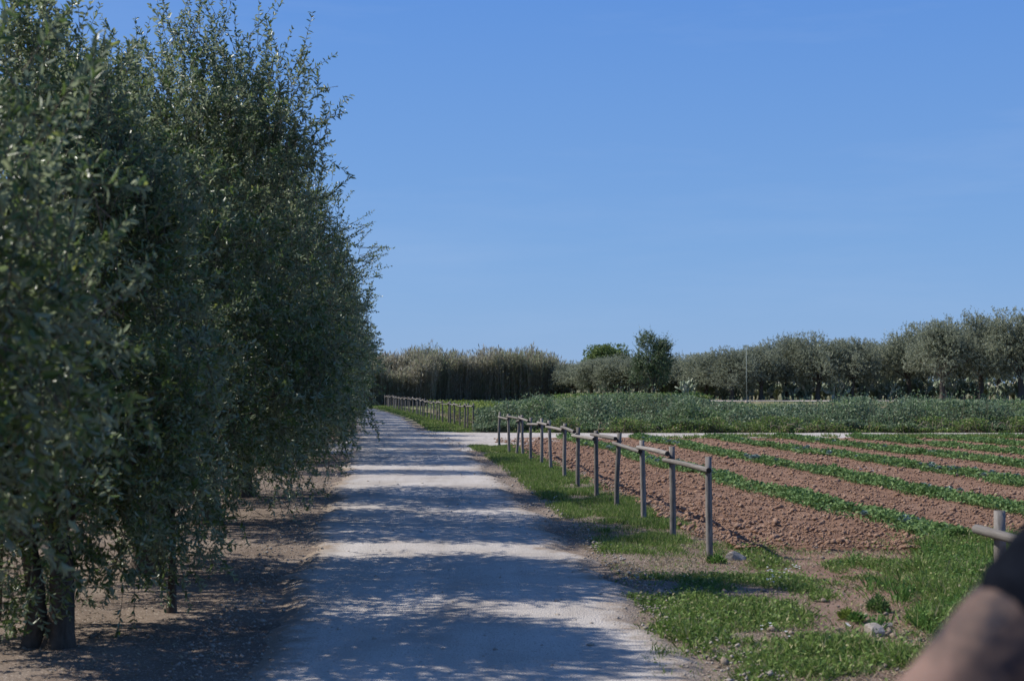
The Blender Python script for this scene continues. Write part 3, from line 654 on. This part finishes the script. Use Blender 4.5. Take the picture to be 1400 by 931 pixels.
# y, rx, ry, z0, z1, shoots, seed, trunk radius, fork height, fine, x nudge
near_trees = [
    (5.3, 1.40, 1.2, 1.20, 2.80, 1500, 11, .09, 1.1, True, -.20, 2.1, (), 'blurred olive tree closest to the camera at the left edge'),
    (9.6, 1.0, 1.42, .05, 4.1, 3000, 12, .085, .75, True, -.22, 2.05, (((-.3, 0, 3.8), (0, 0, 1), .36, 30, .16), ((.25, .1, 3.5), (.1, 0, 1), .36, 20, .15)), 'olive tree with forked double trunk nearest the bottom left corner'),
    (13.5, 1.42, 1.5, .50, 4.65, 3500, 13, .13, .8, True, .05, 2.5, (((-.85, 0, 4.5), (0, 0, 1), .42, 40, .15), ((-.40, .1, 4.45), (0, 0, 1), .42, 40, .14), ((.32, 0, 4.85), (-.05, 0, 1), .45, 80, .19), ((.58, .1, 4.75), (.1, 0, 1), .42, 60, .19), ((.98, 0, 4.55), (.2, 0, 1), .4, 50, .17), ((1.25, 0, 4.25), (.3, 0, 1), .4, 40, .16)), 'tallest olive tree of the roadside row, leafy shoots reaching the upper edge'),
    (18.3, 1.62, 1.75, .35, 5.0, 3900, 14, .15, .8, False, .05, 2.7, (), 'dense olive tree directly behind the tallest one of the row'),
    (22.9, 1.62, 1.95, .30, 4.8, 3500, 15, .15, .8, False, .08, 2.6, (((1.75, .9, 3.7), (1, 0, .25), .5), ((1.85, .9, 3.95), (1, 0, .1), .45), ((1.6, .6, 4.3), (1, 0, .5), .5), ((1.9, 1., 3.8), (1, 0, .5), .4)), 'olive tree with a stray leafy branch out over the road'),
]
for (y, rx, ry, z0, z1, nsh, seed, tr, fk, fine, nx, ex_, xtra, lab) in near_trees:
    yo_ = {12: .38, 13: -.08}.get(seed, 0)
    x = float(XL(y)) - 1.25 + (.06 if seed == 12 else 0)
    cm, cc = olive_crown(seed, rx, ry, z0, z1, int(nsh * 1.5), .074, .020 if fine else .023, fine, 46, 18, .9, .26, xo=nx, expo=ex_, extra=xtra, clf=.5, lobe=1.3, yo=yo_)
    tm = trunk_mesh(seed, tr, fk, cc, 12, (0, 0), twin=(seed == 12))
    tree('olive_tree', x, y, tm, cm, lab, group=G1)
cm, cc = olive_crown(31, .42, .45, .60, 2.6, 240, .06, .014, True, 18, 20, .6)
x, y = gp(237, 833)
tree('young_olive_tree', x, y, trunk_mesh(31, .032, .9, cc, 6, sides=8), cm, 'slender young olive with a thin pale trunk between two thick-trunked trees', group=G1)
vars_ = []
for i in range(3):
    cm, cc = olive_crown(40 + i, 1.6, 1.9, .4, 4.8, 2700, .09, .03, False, 60, 18, 1.0, .34)
    vars_.append((trunk_mesh(40 + i, .15, .8, cc, 7, sides=8), cm))
rowy = [(29.4, .42, .95), (33.9, 1.15, 1.0), (38.2, 1, 1.0), (42.6, 1, 1.0), (47.3, 1, .98), (52, 1, 1.02), (56.6, 1.05, 1.0)]
yy = 61.3
while yy < 128: rowy.append((yy, random.uniform(.9, 1.15), random.uniform(.92, 1.05))); yy += random.uniform(4.3, 5.2)
for i, (y, sy, sz) in enumerate(rowy):
    x = float(XL(y)) - 1.15; tm, cm = vars_[i % 3]
    lab = 'narrow olive tree standing alone between two gaps of sunlight in the roadside row' if i == 0 else 'dense olive tree farther along the roadside row, merging into its neighbours'
    tree('olive_tree', x, y, tm, cm, lab, group=G1 if i == 0 else 'far olive trees of the roadside row', rz=math.pi * (i % 2), sc=(1 if sy > .5 else .7, sy, sz))
for i in range(13):
    y = 7 + i * 5.2 + random.uniform(-.4, .4); x = float(XL(y)) - 7.6; tm, cm = vars_[(i + 1) % 3]
    tree('olive_tree', x, y, tm, cm, 'olive tree of the second row seen dimly through the roadside trees', group='second row of olive trees', rz=random.random() * 6, sc=(1.1, 1.1, random.uniform(.85, 1.0)))
# stake at the left edge
a = Acc(); tube(a, [(0, 0, -.2), (.01, 0, .8), (0, .01, 1.7)], [.018, .018, .017], 8, 0, .03, True, 0, 3)
x, y = gp(3, 845); tag(link('tree_stake', a.mesh('tree_stake', M['bark']), None, (x, y, Hs(x, y))), 'thin dark stake beside the double-trunked olive at the left edge', 'stake')

# distant orchard
G2 = 'old olive trees of the distant orchard'
dv = []
for i in range(5):
    rg = np.random.default_rng(60 + i)
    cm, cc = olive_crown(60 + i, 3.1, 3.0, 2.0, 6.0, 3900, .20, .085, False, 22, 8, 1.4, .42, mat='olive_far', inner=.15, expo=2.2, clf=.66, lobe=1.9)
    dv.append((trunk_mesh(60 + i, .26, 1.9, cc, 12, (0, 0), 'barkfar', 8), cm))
# (u, top v, distance, width factor)
orch = [(1288, 447, 124, 1.05, 'grey olive tree with a stout dark trunk at the field edge on the right'),
        (1243, 452, 130, 1.0, None), (1340, 434, 126, 1.15, 'tall spreading olive tree near the right edge with bare twigs on top'), (1395, 428, 124, 1.2, 'tallest olive tree at the right edge of the orchard'),
        (1200, 474, 134, .9, None), (1165, 468, 128, .95, None), (1118, 463, 128, 1.0, None), (1075, 466, 130, 1.0, None), (1040, 474, 128, .85, None),
        (1000, 482, 126, .95, None), (965, 486, 130, .9, None), (930, 488, 136, .9, None), (905, 490, 138, .9, None), (870, 492, 134, .95, None), (838, 490, 136, .9, None),
        (808, 494, 138, .9, None), (785, 497, 142, .85, None), (1145, 470, 150, 1.0, None), (1100, 466, 152, 1.0, None), (1055, 470, 150, 1, None), (1018, 477, 150, 1.0, None), (980, 485, 152, 1.0, None),
        (945, 490, 156, 1.0, None), (888, 492, 156, 1.0, None), (855, 492, 158, 1, None), (822, 492, 158, 1, None), (795, 494, 160, 1, None), (765, 497, 165, 1, None), (1225, 468, 150, 1.0, None), (1265, 456, 150, 1.1, None), (1315, 450, 150, 1.1, None),
        (1365, 440, 148, 1.1, None), (1440, 432, 130, 1.1, None), (1490, 436, 128, 1.1, None), (1182, 470, 152, 1.0, None)] + [(u_, 446, 150, 1.1, None) for u_ in range(1540, 2300, 62)]
FL = {1243: 'left of the stout trunk', 1200: 'left of the dip in the treetops', 1165: 'third left of the stout trunk', 1118: 'rounded, midway from pole to right edge', 1075: 'second right of the pole',
      1040: 'just right of the pole', 1000: 'just left of the pole', 965: 'second left of the pole', 930: 'right of the farmhouse chimney', 905: 'touching the dark green tree', 870: 'left of the dark green tree',
      838: 'below the rounded pine crown', 808: 'left below the pine crown', 785: 'next to the reed thicket', 1440: 'out past the right edge', 1490: 'farthest right'}
for i, (u, v, y, wf, lab) in enumerate(orch):
    x = (u - 700) / F * y; z = Hs(x, y); top = EYE + (530 - v - (3 if u < 1320 else 8)) / F * y - z - (.55 if y > 145 else 0)
    sz = top / 6.35; tm, cm = dv[i % 5]
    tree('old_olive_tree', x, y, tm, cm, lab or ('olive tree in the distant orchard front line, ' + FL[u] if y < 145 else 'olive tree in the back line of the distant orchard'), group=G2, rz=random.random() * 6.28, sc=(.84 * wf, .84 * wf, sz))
# dark green tree in front of the orchard
cm, cc = olive_crown(81, 1.45, 1.4, 1.5, 5.1, 1700, .15, .07, False, 22, 9, 2.2, .46, mat='citrus', expo=2.1, clf=.7, lobe=1.5, inner=.1)
x = (893 - 700) / F * 112; tree('dark_green_tree', x, 112, trunk_mesh(81, .13, 1.2, cc, 12, (0, 0), 'barkfar', 8), cm, 'dark green tree taller than the grey olives beside it, with thin twigs sticking out')
# umbrella pine
cm, cc = olive_crown(91, 4.2, 3.6, 3.6, 7.6, 3400, .34, .13, False, 40, 9, 0, .3, mat='pine', expo=2.2, lobe=.35)
x = (829 - 700) / F * 215; r = tree('umbrella_pine', x, 215, trunk_mesh(91, .3, 3.4, cc, 10, (0, 0), 'barkfar', 8), cm, 'rounded bright green pine crown rising behind the olive trees')
r.scale = (.9, .9, (EYE + 50 / F * 215 - .6) / 7.6)

# ------------------------------------------------------------------ prickly pears
def opuntia_mesh(seed):
    rg = np.random.default_rng(seed); a = Acc(); todo = [(np.array([rg.normal() * .22, rg.normal() * .2, 0.]), np.array([rg.normal() * .2, rg.normal() * .2, 1.]), 0) for _ in range(6)]
    cnt = 0
    while todo and cnt < 85:
        p, d, lv = todo.pop(0); d = d / np.linalg.norm(d); L = rg.uniform(.30, .44); W = L * .62; N = rg.normal(size=3); N[2] *= .3; N = np.cross(d, np.cross(N, d)); N /= np.linalg.norm(N); S = np.cross(d, N)
        ring = [(t, w) for t, w in ((.0, .12), (.18, .36), (.45, .5), (.75, .44), (1, .12))]
        v = []
        for t, w in ring:
            for k in range(6):
                an = k * math.pi / 3; v.append(p + d * L * t + S * W * w * math.cos(an) + N * .045 * math.sin(an))
        f = [[i * 6 + k, i * 6 + (k + 1) % 6, (i + 1) * 6 + (k + 1) % 6, (i + 1) * 6 + k] for i in range(4) for k in range(6)]
        a.add(v, f, 0); cnt += 1
        if lv < 6:
            for _ in range(rg.integers(1, 3) + (lv == 0)):
                s = rg.uniform(-.8, .8); q = p + d * L * (1 - .25 * abs(s)) * .93 + S * W * .42 * s
                todo.append((q, d * .7 + S * s * .9 + N * rg.normal() * .5 + [0, 0, .35], lv + 1))
    return a.mesh('prickly_pear', M['opuntia'], True)
ops = [opuntia_mesh(i) for i in range(5)]
for i in range(58):
    u = 912 + i * 9.2 + random.uniform(-6, 6); y = random.uniform(127.5, 136) if u > 940 else random.uniform(135, 142); x = (u - 700) / F * y
    tag(link('prickly_pear', ops[i % 5], None, (x, y, Hs(x, y)), (0, 0, random.random() * 6), random.uniform(1.05, 1.5)), 'pale grey-green prickly pear cactus under the distant olive trees', 'cactus', 'prickly pears under the distant olives')

# scrub closing the view behind the orchard
def scrub_h(x, y): return 2.6 + 1.4 * fbm(x * .25, y * 0, 2, 66)
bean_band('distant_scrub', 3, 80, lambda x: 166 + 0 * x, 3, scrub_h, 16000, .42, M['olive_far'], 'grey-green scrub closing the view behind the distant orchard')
# ------------------------------------------------------------------ reed bed
def reeds(name, x0, x1, yf, depth, n, hf, label, leafy=1.35):
    a = Acc(); x = rng.uniform(x0, x1, n); y = yf(x) + rng.random(n) ** 1.3 * depth; h = hf(x, y) * rng.uniform(.72, 1.04, n)
    B = np.stack([x, y, H(x, y)], 1); lean = rng.normal(size=(n, 2)) * .07
    T = B + np.stack([lean[:, 0] * h, lean[:, 1] * h, h], 1)
    twigs(a, B, T, .019, 1)
    nl = 17; k = np.repeat(np.arange(n), nl); t = .05 + .95 * rng.random(len(k)) ** .95; P_ = B[k] + (T[k] - B[k]) * t[:, None]
    an = rng.random(len(k)) * 6.28; D = np.stack([np.cos(an), np.sin(an), rng.uniform(-.6, 2.0, len(k))], 1)
    leaves(a, P_, D, rnd(len(k)) * .4 + [0, 0, 1], rng.uniform(.3, .65, len(k)), .075, 0)
    m = rng.random(n) < .25; leaves(a, T[m] - [0, 0, .1], np.stack([lean[m, 0] * 3, lean[m, 1] * 3, np.ones(m.sum())], 1), rnd(m.sum()), .55, .10, 2)
    return stuff(name, a, [M['reedleaf'], M['reedstem'], M['plume']], label, 'reeds')
def rh(x, y):
    u = 700 + x / y * F
    top = np.interp(u, [480, 505, 540, 570, 600, 625, 650, 680, 700, 730, 755, 775, 790], [481, 480, 481, 477, 480, 484, 483, 478, 476, 481, 489, 500, 515])
    return (EYE + (530 - top) / F * y - H(x, y)) * (.70 + .52 * fbm(x * .6, y * .3, 3, 44))
reeds('reed_bed', -18, 5.9, lambda x: 138 + (x + 16) * .25 + (fbm(x * .45, x * 0, 2, 2) - .5) * 3, 6, 6800, rh, 'tall thicket of grey-brown giant reeds at the end of the road')
reeds('reed_edge', -17, -7.5, lambda x: 134.5 + (x + 14) * .3, 4, 1500, lambda x, y: rh(x, y) * np.interp(x, [-14, -11, -7.5], [.8, .72, .95]), 'leafy lower reeds where the road ends beside the far fence', 1.9)

# ------------------------------------------------------------------ pole, house, rocks, weed tuft
a = Acc(); tube(a, [(0, 0, -.1), (0, 0, 2), (0, 0, 4.6)], [.035, .03, .025], 10, 0, 0)
m_, nt, b = newmat('pale_pole_paint', .6, .3); b.inputs['Base Color'].default_value = (.42, .44, .42, 1); nt.links.new(ramp(nt, nz(nt, 6, 4, .6, gpos(nt)), [(.3, (.20, .23, .19)), (.7, (.30, .33, .28))]), b.inputs['Base Color'])
y = 116; x = (1020.5 - 700) / F * y; r = link('utility_pole', None, None, (x, y, Hs(x, y))); tag(r, 'slim pale pole standing in front of the distant olive trees', 'pole')
link('pole', a.mesh('pole', m_), r)
a = Acc(); tube(a, [(0, 0, 4.6), (0, 0, 4.68)], [.055, .04], 10, 0, 0); link('pole_cap', a.mesh('pole_cap', m_), r)
a = Acc(); tube(a, [(0, 0, -.1), (0, 0, .18)], [.12, .10], 10, 0, 0); link('base', a.mesh('base', M['stone']), r)
def box(acc, x0, x1, y0, y1, z0, z1, mat=0):
    v = [(x0, y0, z0), (x1, y0, z0), (x1, y1, z0), (x0, y1, z0), (x0, y0, z1), (x1, y0, z1), (x1, y1, z1), (x0, y1, z1)]
    acc.add(v, [[0, 3, 2, 1], [4, 5, 6, 7], [0, 1, 5, 4], [1, 2, 6, 5], [2, 3, 7, 6], [3, 0, 4, 7]], mat)
mw, nt, b = newmat('whitewash', .8, .2); nt.links.new(ramp(nt, nz(nt, 2, 4, .6, gpos(nt)), [(.3, (.62, .56, .52)), (.7, (.78, .73, .69))]), b.inputs['Base Color'])
mt, nt, b = newmat('terracotta', .8, .2); nt.links.new(ramp(nt, nz(nt, 3, 4, .6, gpos(nt)), [(.3, (.30, .15, .10)), (.7, (.42, .24, .17))]), b.inputs['Base Color'])
y = 235; x = (946 - 700) / F * y; hz = Hs(x, y); ht = EYE + (530 - 493) / F * y - hz
r = link('farmhouse', None, None, (x, y, hz)); tag(r, 'white farmhouse hidden behind the orchard, only its chimney showing', 'house')
a = Acc(); box(a, -3.5, 3.5, 0, 6, 0, ht - 1.6); link('wall', a.mesh('wall', mw), r)
a = Acc(); a.add([(-3.8, -.3, ht - 1.6), (3.8, -.3, ht - 1.6), (3.8, 6.3, ht - 1.6), (-3.8, 6.3, ht - 1.6), (-3.8, 3, ht - .4), (3.8, 3, ht - .4)], [[0, 1, 5, 4], [2, 3, 4, 5]]); a.add([(-3.8, -.3, ht - 1.6), (-3.8, 3, ht - .4), (-3.8, 6.3, ht - 1.6), (3.8, -.3, ht - 1.6), (3.8, 6.3, ht - 1.6), (3.8, 3, ht - .4)], [[0, 1, 2], [3, 4, 5]])
rf = link('roof', a.mesh('roof', mt), r)
a = Acc(); box(a, -.25, .25, 1.2, 1.7, ht - 1.3, ht + .5); box(a, -.33, .33, 1.12, 1.78, ht + .5, ht + .62); link('chimney', a.mesh('chimney', mw), rf)
def rock_mesh(seed, s):
    import bmesh
    bm = bmesh.new(); bmesh.ops.create_icosphere(bm, subdivisions=3, radius=1); rg = np.random.default_rng(seed); pl_ = [(norm(rg.normal(size=3)[None])[0], rg.uniform(.55, .85)) for _ in range(12)]
    for v in bm.verts:
        c = np.array(v.co)
        for n_, d_ in pl_:
            e = c @ n_ - d_
            if e > 0: c = c - n_ * e
        v.co = Vector(c * np.array(s) * (1 + rg.normal() * .012))
    me = bpy.data.meshes.new('rock'); bm.to_mesh(me); bm.free(); me.materials.append(M['stone']); return me
for (u, v, s, lab) in [(1192, 869, (.085, .07, .075), 'angular pale rock on the stony patch beside the small weed tuft'), (1285, 748, (.13, .09, .06), 'flat pale rock at the end of the nearest crop row'),
                       (1003, 764, (.13, .08, .07), 'rounded pale rock half in the grass right of the near fence end'), (1276, 886, (.04, .03, .03), 'small white stone beside the bare arm'), (1112, 747, (.05, .04, .03), 'small white stone on the soil edge'),
                       (1210, 858, (.06, .04, .03), 'flat brown stone behind the angular rock')]:
    x, y = gp(u, v); tag(link('rock', rock_mesh(int(u), s), None, (x, y, Hs(x, y) + s[2] * .45), (0, 0, .4)), lab, 'rock')
def tuft(u, v, hgt, w, mat, label, n=420, L=.032):
    a = Acc(); x, y = gp(u, v); an = rng.random(n) * 6.28; t = rng.random(n) ** .6
    P_ = np.stack([np.cos(an) * w * t * .8, np.sin(an) * w * t * .8, hgt * (1 - t * .6) * rng.random(n)], 1)
    D = np.stack([np.cos(an) * t, np.sin(an) * t, .5 + rng.random(n)], 1); leaves(a, P_, D + rnd(n) * .3, rnd(n) * .5 + [0, 0, 1], L, L * .42, 0, True)
    twigs(a, np.zeros((20, 3)), P_[:20], .004, 1)
    return tag(link('weed_plant', a.mesh('weed_plant', [M[mat], M['twig']]), None, (x, y, Hs(x, y))), label, 'weed')
tuft(1198, 836, .15, .10, 'rowleaf', 'small round leafy green weed alone on the bare reddish earth', 520)
tuft(1155, 846, .09, .07, 'yellowweed', 'yellow-green weed left of the round green one', 200)
tuft(1168, 850, .08, .07, 'tallgrass', 'low dark green weed between the yellow-green weed and the angular rock', 160)
tuft(978, 768, .09, .12, 'tallgrass', 'low green weed at the foot of the near fence end post', 300)

# ------------------------------------------------------------------ person at the right edge
def skinmat(name, stops, sc=9, rough=.55, bs=.15):
    m, nt, b = newmat(name, rough, .35); tc = nt.nodes.new('ShaderNodeTexCoord'); n = nz(nt, sc, 4, .6, tc.outputs['Object'])
    nt.links.new(ramp(nt, n, stops), b.inputs['Base Color']); bump(nt, b, nz(nt, sc * 12, 3, .6, tc.outputs['Object']), bs, .004); return m, b
msk, b_ = skinmat('skin', [(.43, (.03, .025, .03)), (.51, (.10, .068, .056)), (.62, (.185, .118, .094))], 7.5)
b_.inputs['Roughness'].default_value = .75; b_.inputs['Specular IOR Level'].default_value = .15; b_.inputs['Subsurface Weight'].default_value = .08; b_.inputs['Subsurface Radius'].default_value = (.02, .008, .005)
mcl, _ = skinmat('black_cotton', [(.3, (.005, .006, .009)), (.7, (.010, .012, .017))], 30, .95, .4); _.inputs['Specular IOR Level'].default_value = .0
mtr, _ = skinmat('dark_trousers', [(.3, (.02, .022, .03)), (.7, (.04, .042, .055))], 30, .9, .4)
mha, _ = skinmat('dark_hair', [(.3, (.012, .009, .007)), (.7, (.03, .022, .016))], 60, .5, .8)
msh, _ = skinmat('dark_shoe', [(.3, (.02, .018, .016)), (.7, (.05, .045, .04))], 20, .5, .2)
def skinned(name, verts, edges, rads, mat, parent, root=0, sub=2):
    me = bpy.data.meshes.new(name); me.from_pydata(verts, edges, []); me.materials.append(mat)
    o = link(name, me, parent); md = o.modifiers.new('skin', 'SKIN'); md.use_smooth_shade = True
    for i, r_ in enumerate(rads):
        sv = me.skin_vertices[0].data[i]; sv.radius = (r_, r_) if isinstance(r_, (int, float)) else r_
        sv.use_root = (i == root)
    ss = o.modifiers.new('subdivision', 'SUBSURF'); ss.levels = sub; ss.render_levels = sub
    return o
import bmesh
_bm = bmesh.new(); bmesh.ops.create_icosphere(_bm, subdivisions=2, radius=1)
SPH_V = np.array([v.co[:] for v in _bm.verts]); SPH_F = np.array([[v.index for v in f.verts] for f in _bm.faces]); _bm.free()
def V3(r_): return np.array(r_ if isinstance(r_, (tuple, list)) else (r_, r_, r_), float)
def flesh(name, chains, mat, parent, voxel=.009, smooth=4, folds=0.0):
    """chains of (point, radius) swept as one volume and remeshed into a single continuous surface"""
    a = Acc()
    for ch in chains:
        for (p0, r0), (p1, r1) in zip(ch[:-1], ch[1:]):
            p0, p1, r0, r1 = np.array(p0, float), np.array(p1, float), V3(r0), V3(r1)
            n = max(2, int(np.linalg.norm(p1 - p0) / (min(r0.min(), r1.min()) * .30)) + 1)
            for t in np.linspace(0, 1, n):
                a.add(SPH_V * (r0 + (r1 - r0) * t) + p0 + (p1 - p0) * t, SPH_F)
    o = link(name, a.mesh(name, mat, True), parent)
    m = o.modifiers.new('remesh', 'REMESH'); m.mode = 'VOXEL'; m.voxel_size = voxel; m.use_smooth_shade = True
    m = o.modifiers.new('smooth', 'SMOOTH'); m.iterations = smooth; m.factor = .5
    if folds:
        tx = bpy.data.textures.new('cloth_folds', 'CLOUDS'); tx.noise_scale = .07; tx.noise_depth = 2
        m = o.modifiers.new('folds', 'DISPLACE'); m.texture = tx; m.strength = folds; m.mid_level = .5; m.texture_coords = 'LOCAL'
    return o
px, py = .895, 1.60
person = link('person', None, None, (px, py, 0)); tag(person, 'person in a black short-sleeved shirt at the right edge, bare upper arm bent outwards', 'person')
def V_(x, y, z): return np.array((x - px, y - py, z))
sh = V_(.672, 1.57, 1.60); el = V_(.420, 1.53, 1.368); shr = V_(1.118, 1.60, 1.59); elr = V_(1.20, 1.63, 1.29)
wr = V_(.60, 1.76, 1.26); pm = V_(.65, 1.83, 1.265); wrr = V_(1.10, 1.85, 1.24); pmr = V_(1.05, 1.91, 1.245)
def lerp(a_, b_2, t): return a_ + (b_2 - a_) * t
def arm_chain(s_, e_, w_, p_):
    return [(s_, .062), (lerp(s_, e_, .3), .066), (lerp(s_, e_, .5), .067), (lerp(s_, e_, .68), .061), (lerp(s_, e_, .85), .056), (e_, .052), (lerp(e_, w_, .3), .045), (lerp(e_, w_, .75), .033), (w_, .027), (p_, (.030, .034, .018))]
def hand(p_, d, side):
    d = np.array(d, float); d /= np.linalg.norm(d); s_ = np.array(side, float); s_ /= np.linalg.norm(s_); dn = np.array([0, 0, -1.]); out = []
    for o_, L in ((-.029, .060), (-.0095, .072), (.0105, .067), (.029, .052)):
        q = p_ + s_ * o_ + d * .030
        out.append([(q, .0095), (q + d * L * .5 + dn * .010, .0088), (q + d * L * .82 + dn * .030, .0082), (q + d * L * .92 + dn * .048, .0075)])
    q = p_ + s_ * .034 - d * .012
    out.append([(q, .012), (q + s_ * .022 + d * .018 + dn * .006, .0105), (q + s_ * .026 + d * .045 + dn * .018, .009)])
    return out
legs = [[((k * .095, 0, .92), .095), ((k * .105, 0, .72), .078), ((k * .11, .02, .50), .055), ((k * .115, 0, .34), .055), ((k * .12, 0, .10), .038), ((k * .12, .10, .05), (.04, .05, .035))] for k in (-1, 1)]
flesh('body', [[((0, 0, .95), (.15, .11, .1)), ((0, .01, 1.15), (.135, .10, .1)), ((0, .01, 1.38), (.165, .11, .1)), ((0, 0, 1.52), (.14, .09, .08)), ((0, 0, 1.60), (.06, .06, .05)), ((0, .005, 1.68), .055)],
               [(tuple(sh), .06), ((-.10, 0, 1.58), .06), ((.10, 0, 1.58), .06), (tuple(shr), .06)],
               [((0, .01, 1.72), (.062, .075, .06)), ((0, .02, 1.80), (.076, .096, .08)), ((0, .01, 1.845), (.076, .096, .075))],
               arm_chain(sh, el, wr, pm), arm_chain(shr, elr, wrr, pmr)] + hand(pm, (.5, .85, -.1), (.85, -.5, 0)) + hand(pmr, (-.45, .88, -.1), (-.88, -.45, 0)) + legs, msk, person, .007, 5)
def sleeve(s_, e_, t): return [(tuple(s_ + [0, 0, -.004]), .070), (tuple(lerp(s_, e_, t * .5)), .073), (tuple(lerp(s_, e_, t)), .075)]
flesh('t_shirt', [[((0, 0, .93), (.175, .135, .04)), ((0, .01, 1.15), (.155, .12, .08)), ((0, .01, 1.38), (.185, .13, .09)), ((0, 0, 1.52), (.15, .105, .075)), ((0, 0, 1.59), (.085, .08, .05))],
                  [(tuple(sh), .068), ((-.10, 0, 1.575), .072), ((.10, 0, 1.575), .072), (tuple(shr), .068)], sleeve(sh, el, .38), sleeve(shr, elr, .40)], mcl, person, .009, 3, .016)
flesh('trousers', [[((0, 0, 1.0), (.158, .118, .05)), ((0, 0, .90), (.168, .125, .08))]] + [[((k * .09, 0, .90), .105), ((k * .105, 0, .72), .092), ((k * .11, .02, .50), .072), ((k * .115, 0, .30), .068), ((k * .12, 0, .12), .06)] for k in (-1, 1)], mtr, person, .011, 3, .02)
for k in (-1, 1): flesh('shoe', [[((k * .12, -.04, .05), (.046, .05, .05)), ((k * .12, .08, .045), (.05, .05, .045)), ((k * .12, .19, .035), (.045, .05, .035))]], msh, person, .009, 2)
flesh('hair', [[((0, -.035, 1.76), (.066, .055, .05)), ((0, -.025, 1.83), (.082, .080, .06)), ((0, .0, 1.875), (.080, .098, .058)), ((0, .04, 1.895), (.066, .07, .04))]], mha, person, .008, 2, .012)
for k in (-1, 1):
    flesh('ear', [[((k * .078, .0, 1.765), (.008, .014, .014)), ((k * .082, -.004, 1.80), (.009, .019, .020))]], msk, person, .004, 2)
    flesh('eye', [[((k * .031, .096, 1.80), .0115), ((k * .031, .098, 1.80), .0115)]], M['flower'], person, .003, 1)
flesh('nose', [[((0, .108, 1.80), (.010, .012, .012)), ((0, .122, 1.765), (.015, .014, .012))]], msk, person, .004, 2)
flesh('mouth', [[((-.022, .093, 1.725), (.008, .006, .005)), ((0, .100, 1.725), (.010, .008, .007)), ((.022, .093, 1.725), (.008, .006, .005))]], msk, person, .003, 1)
tot = sum(len(o.data.polygons) for o in SC.objects if o.type == 'MESH')
print('polys', tot, 'objects', len(SC.objects), 'unique', sum(len(m.polygons) for m in bpy.data.meshes))
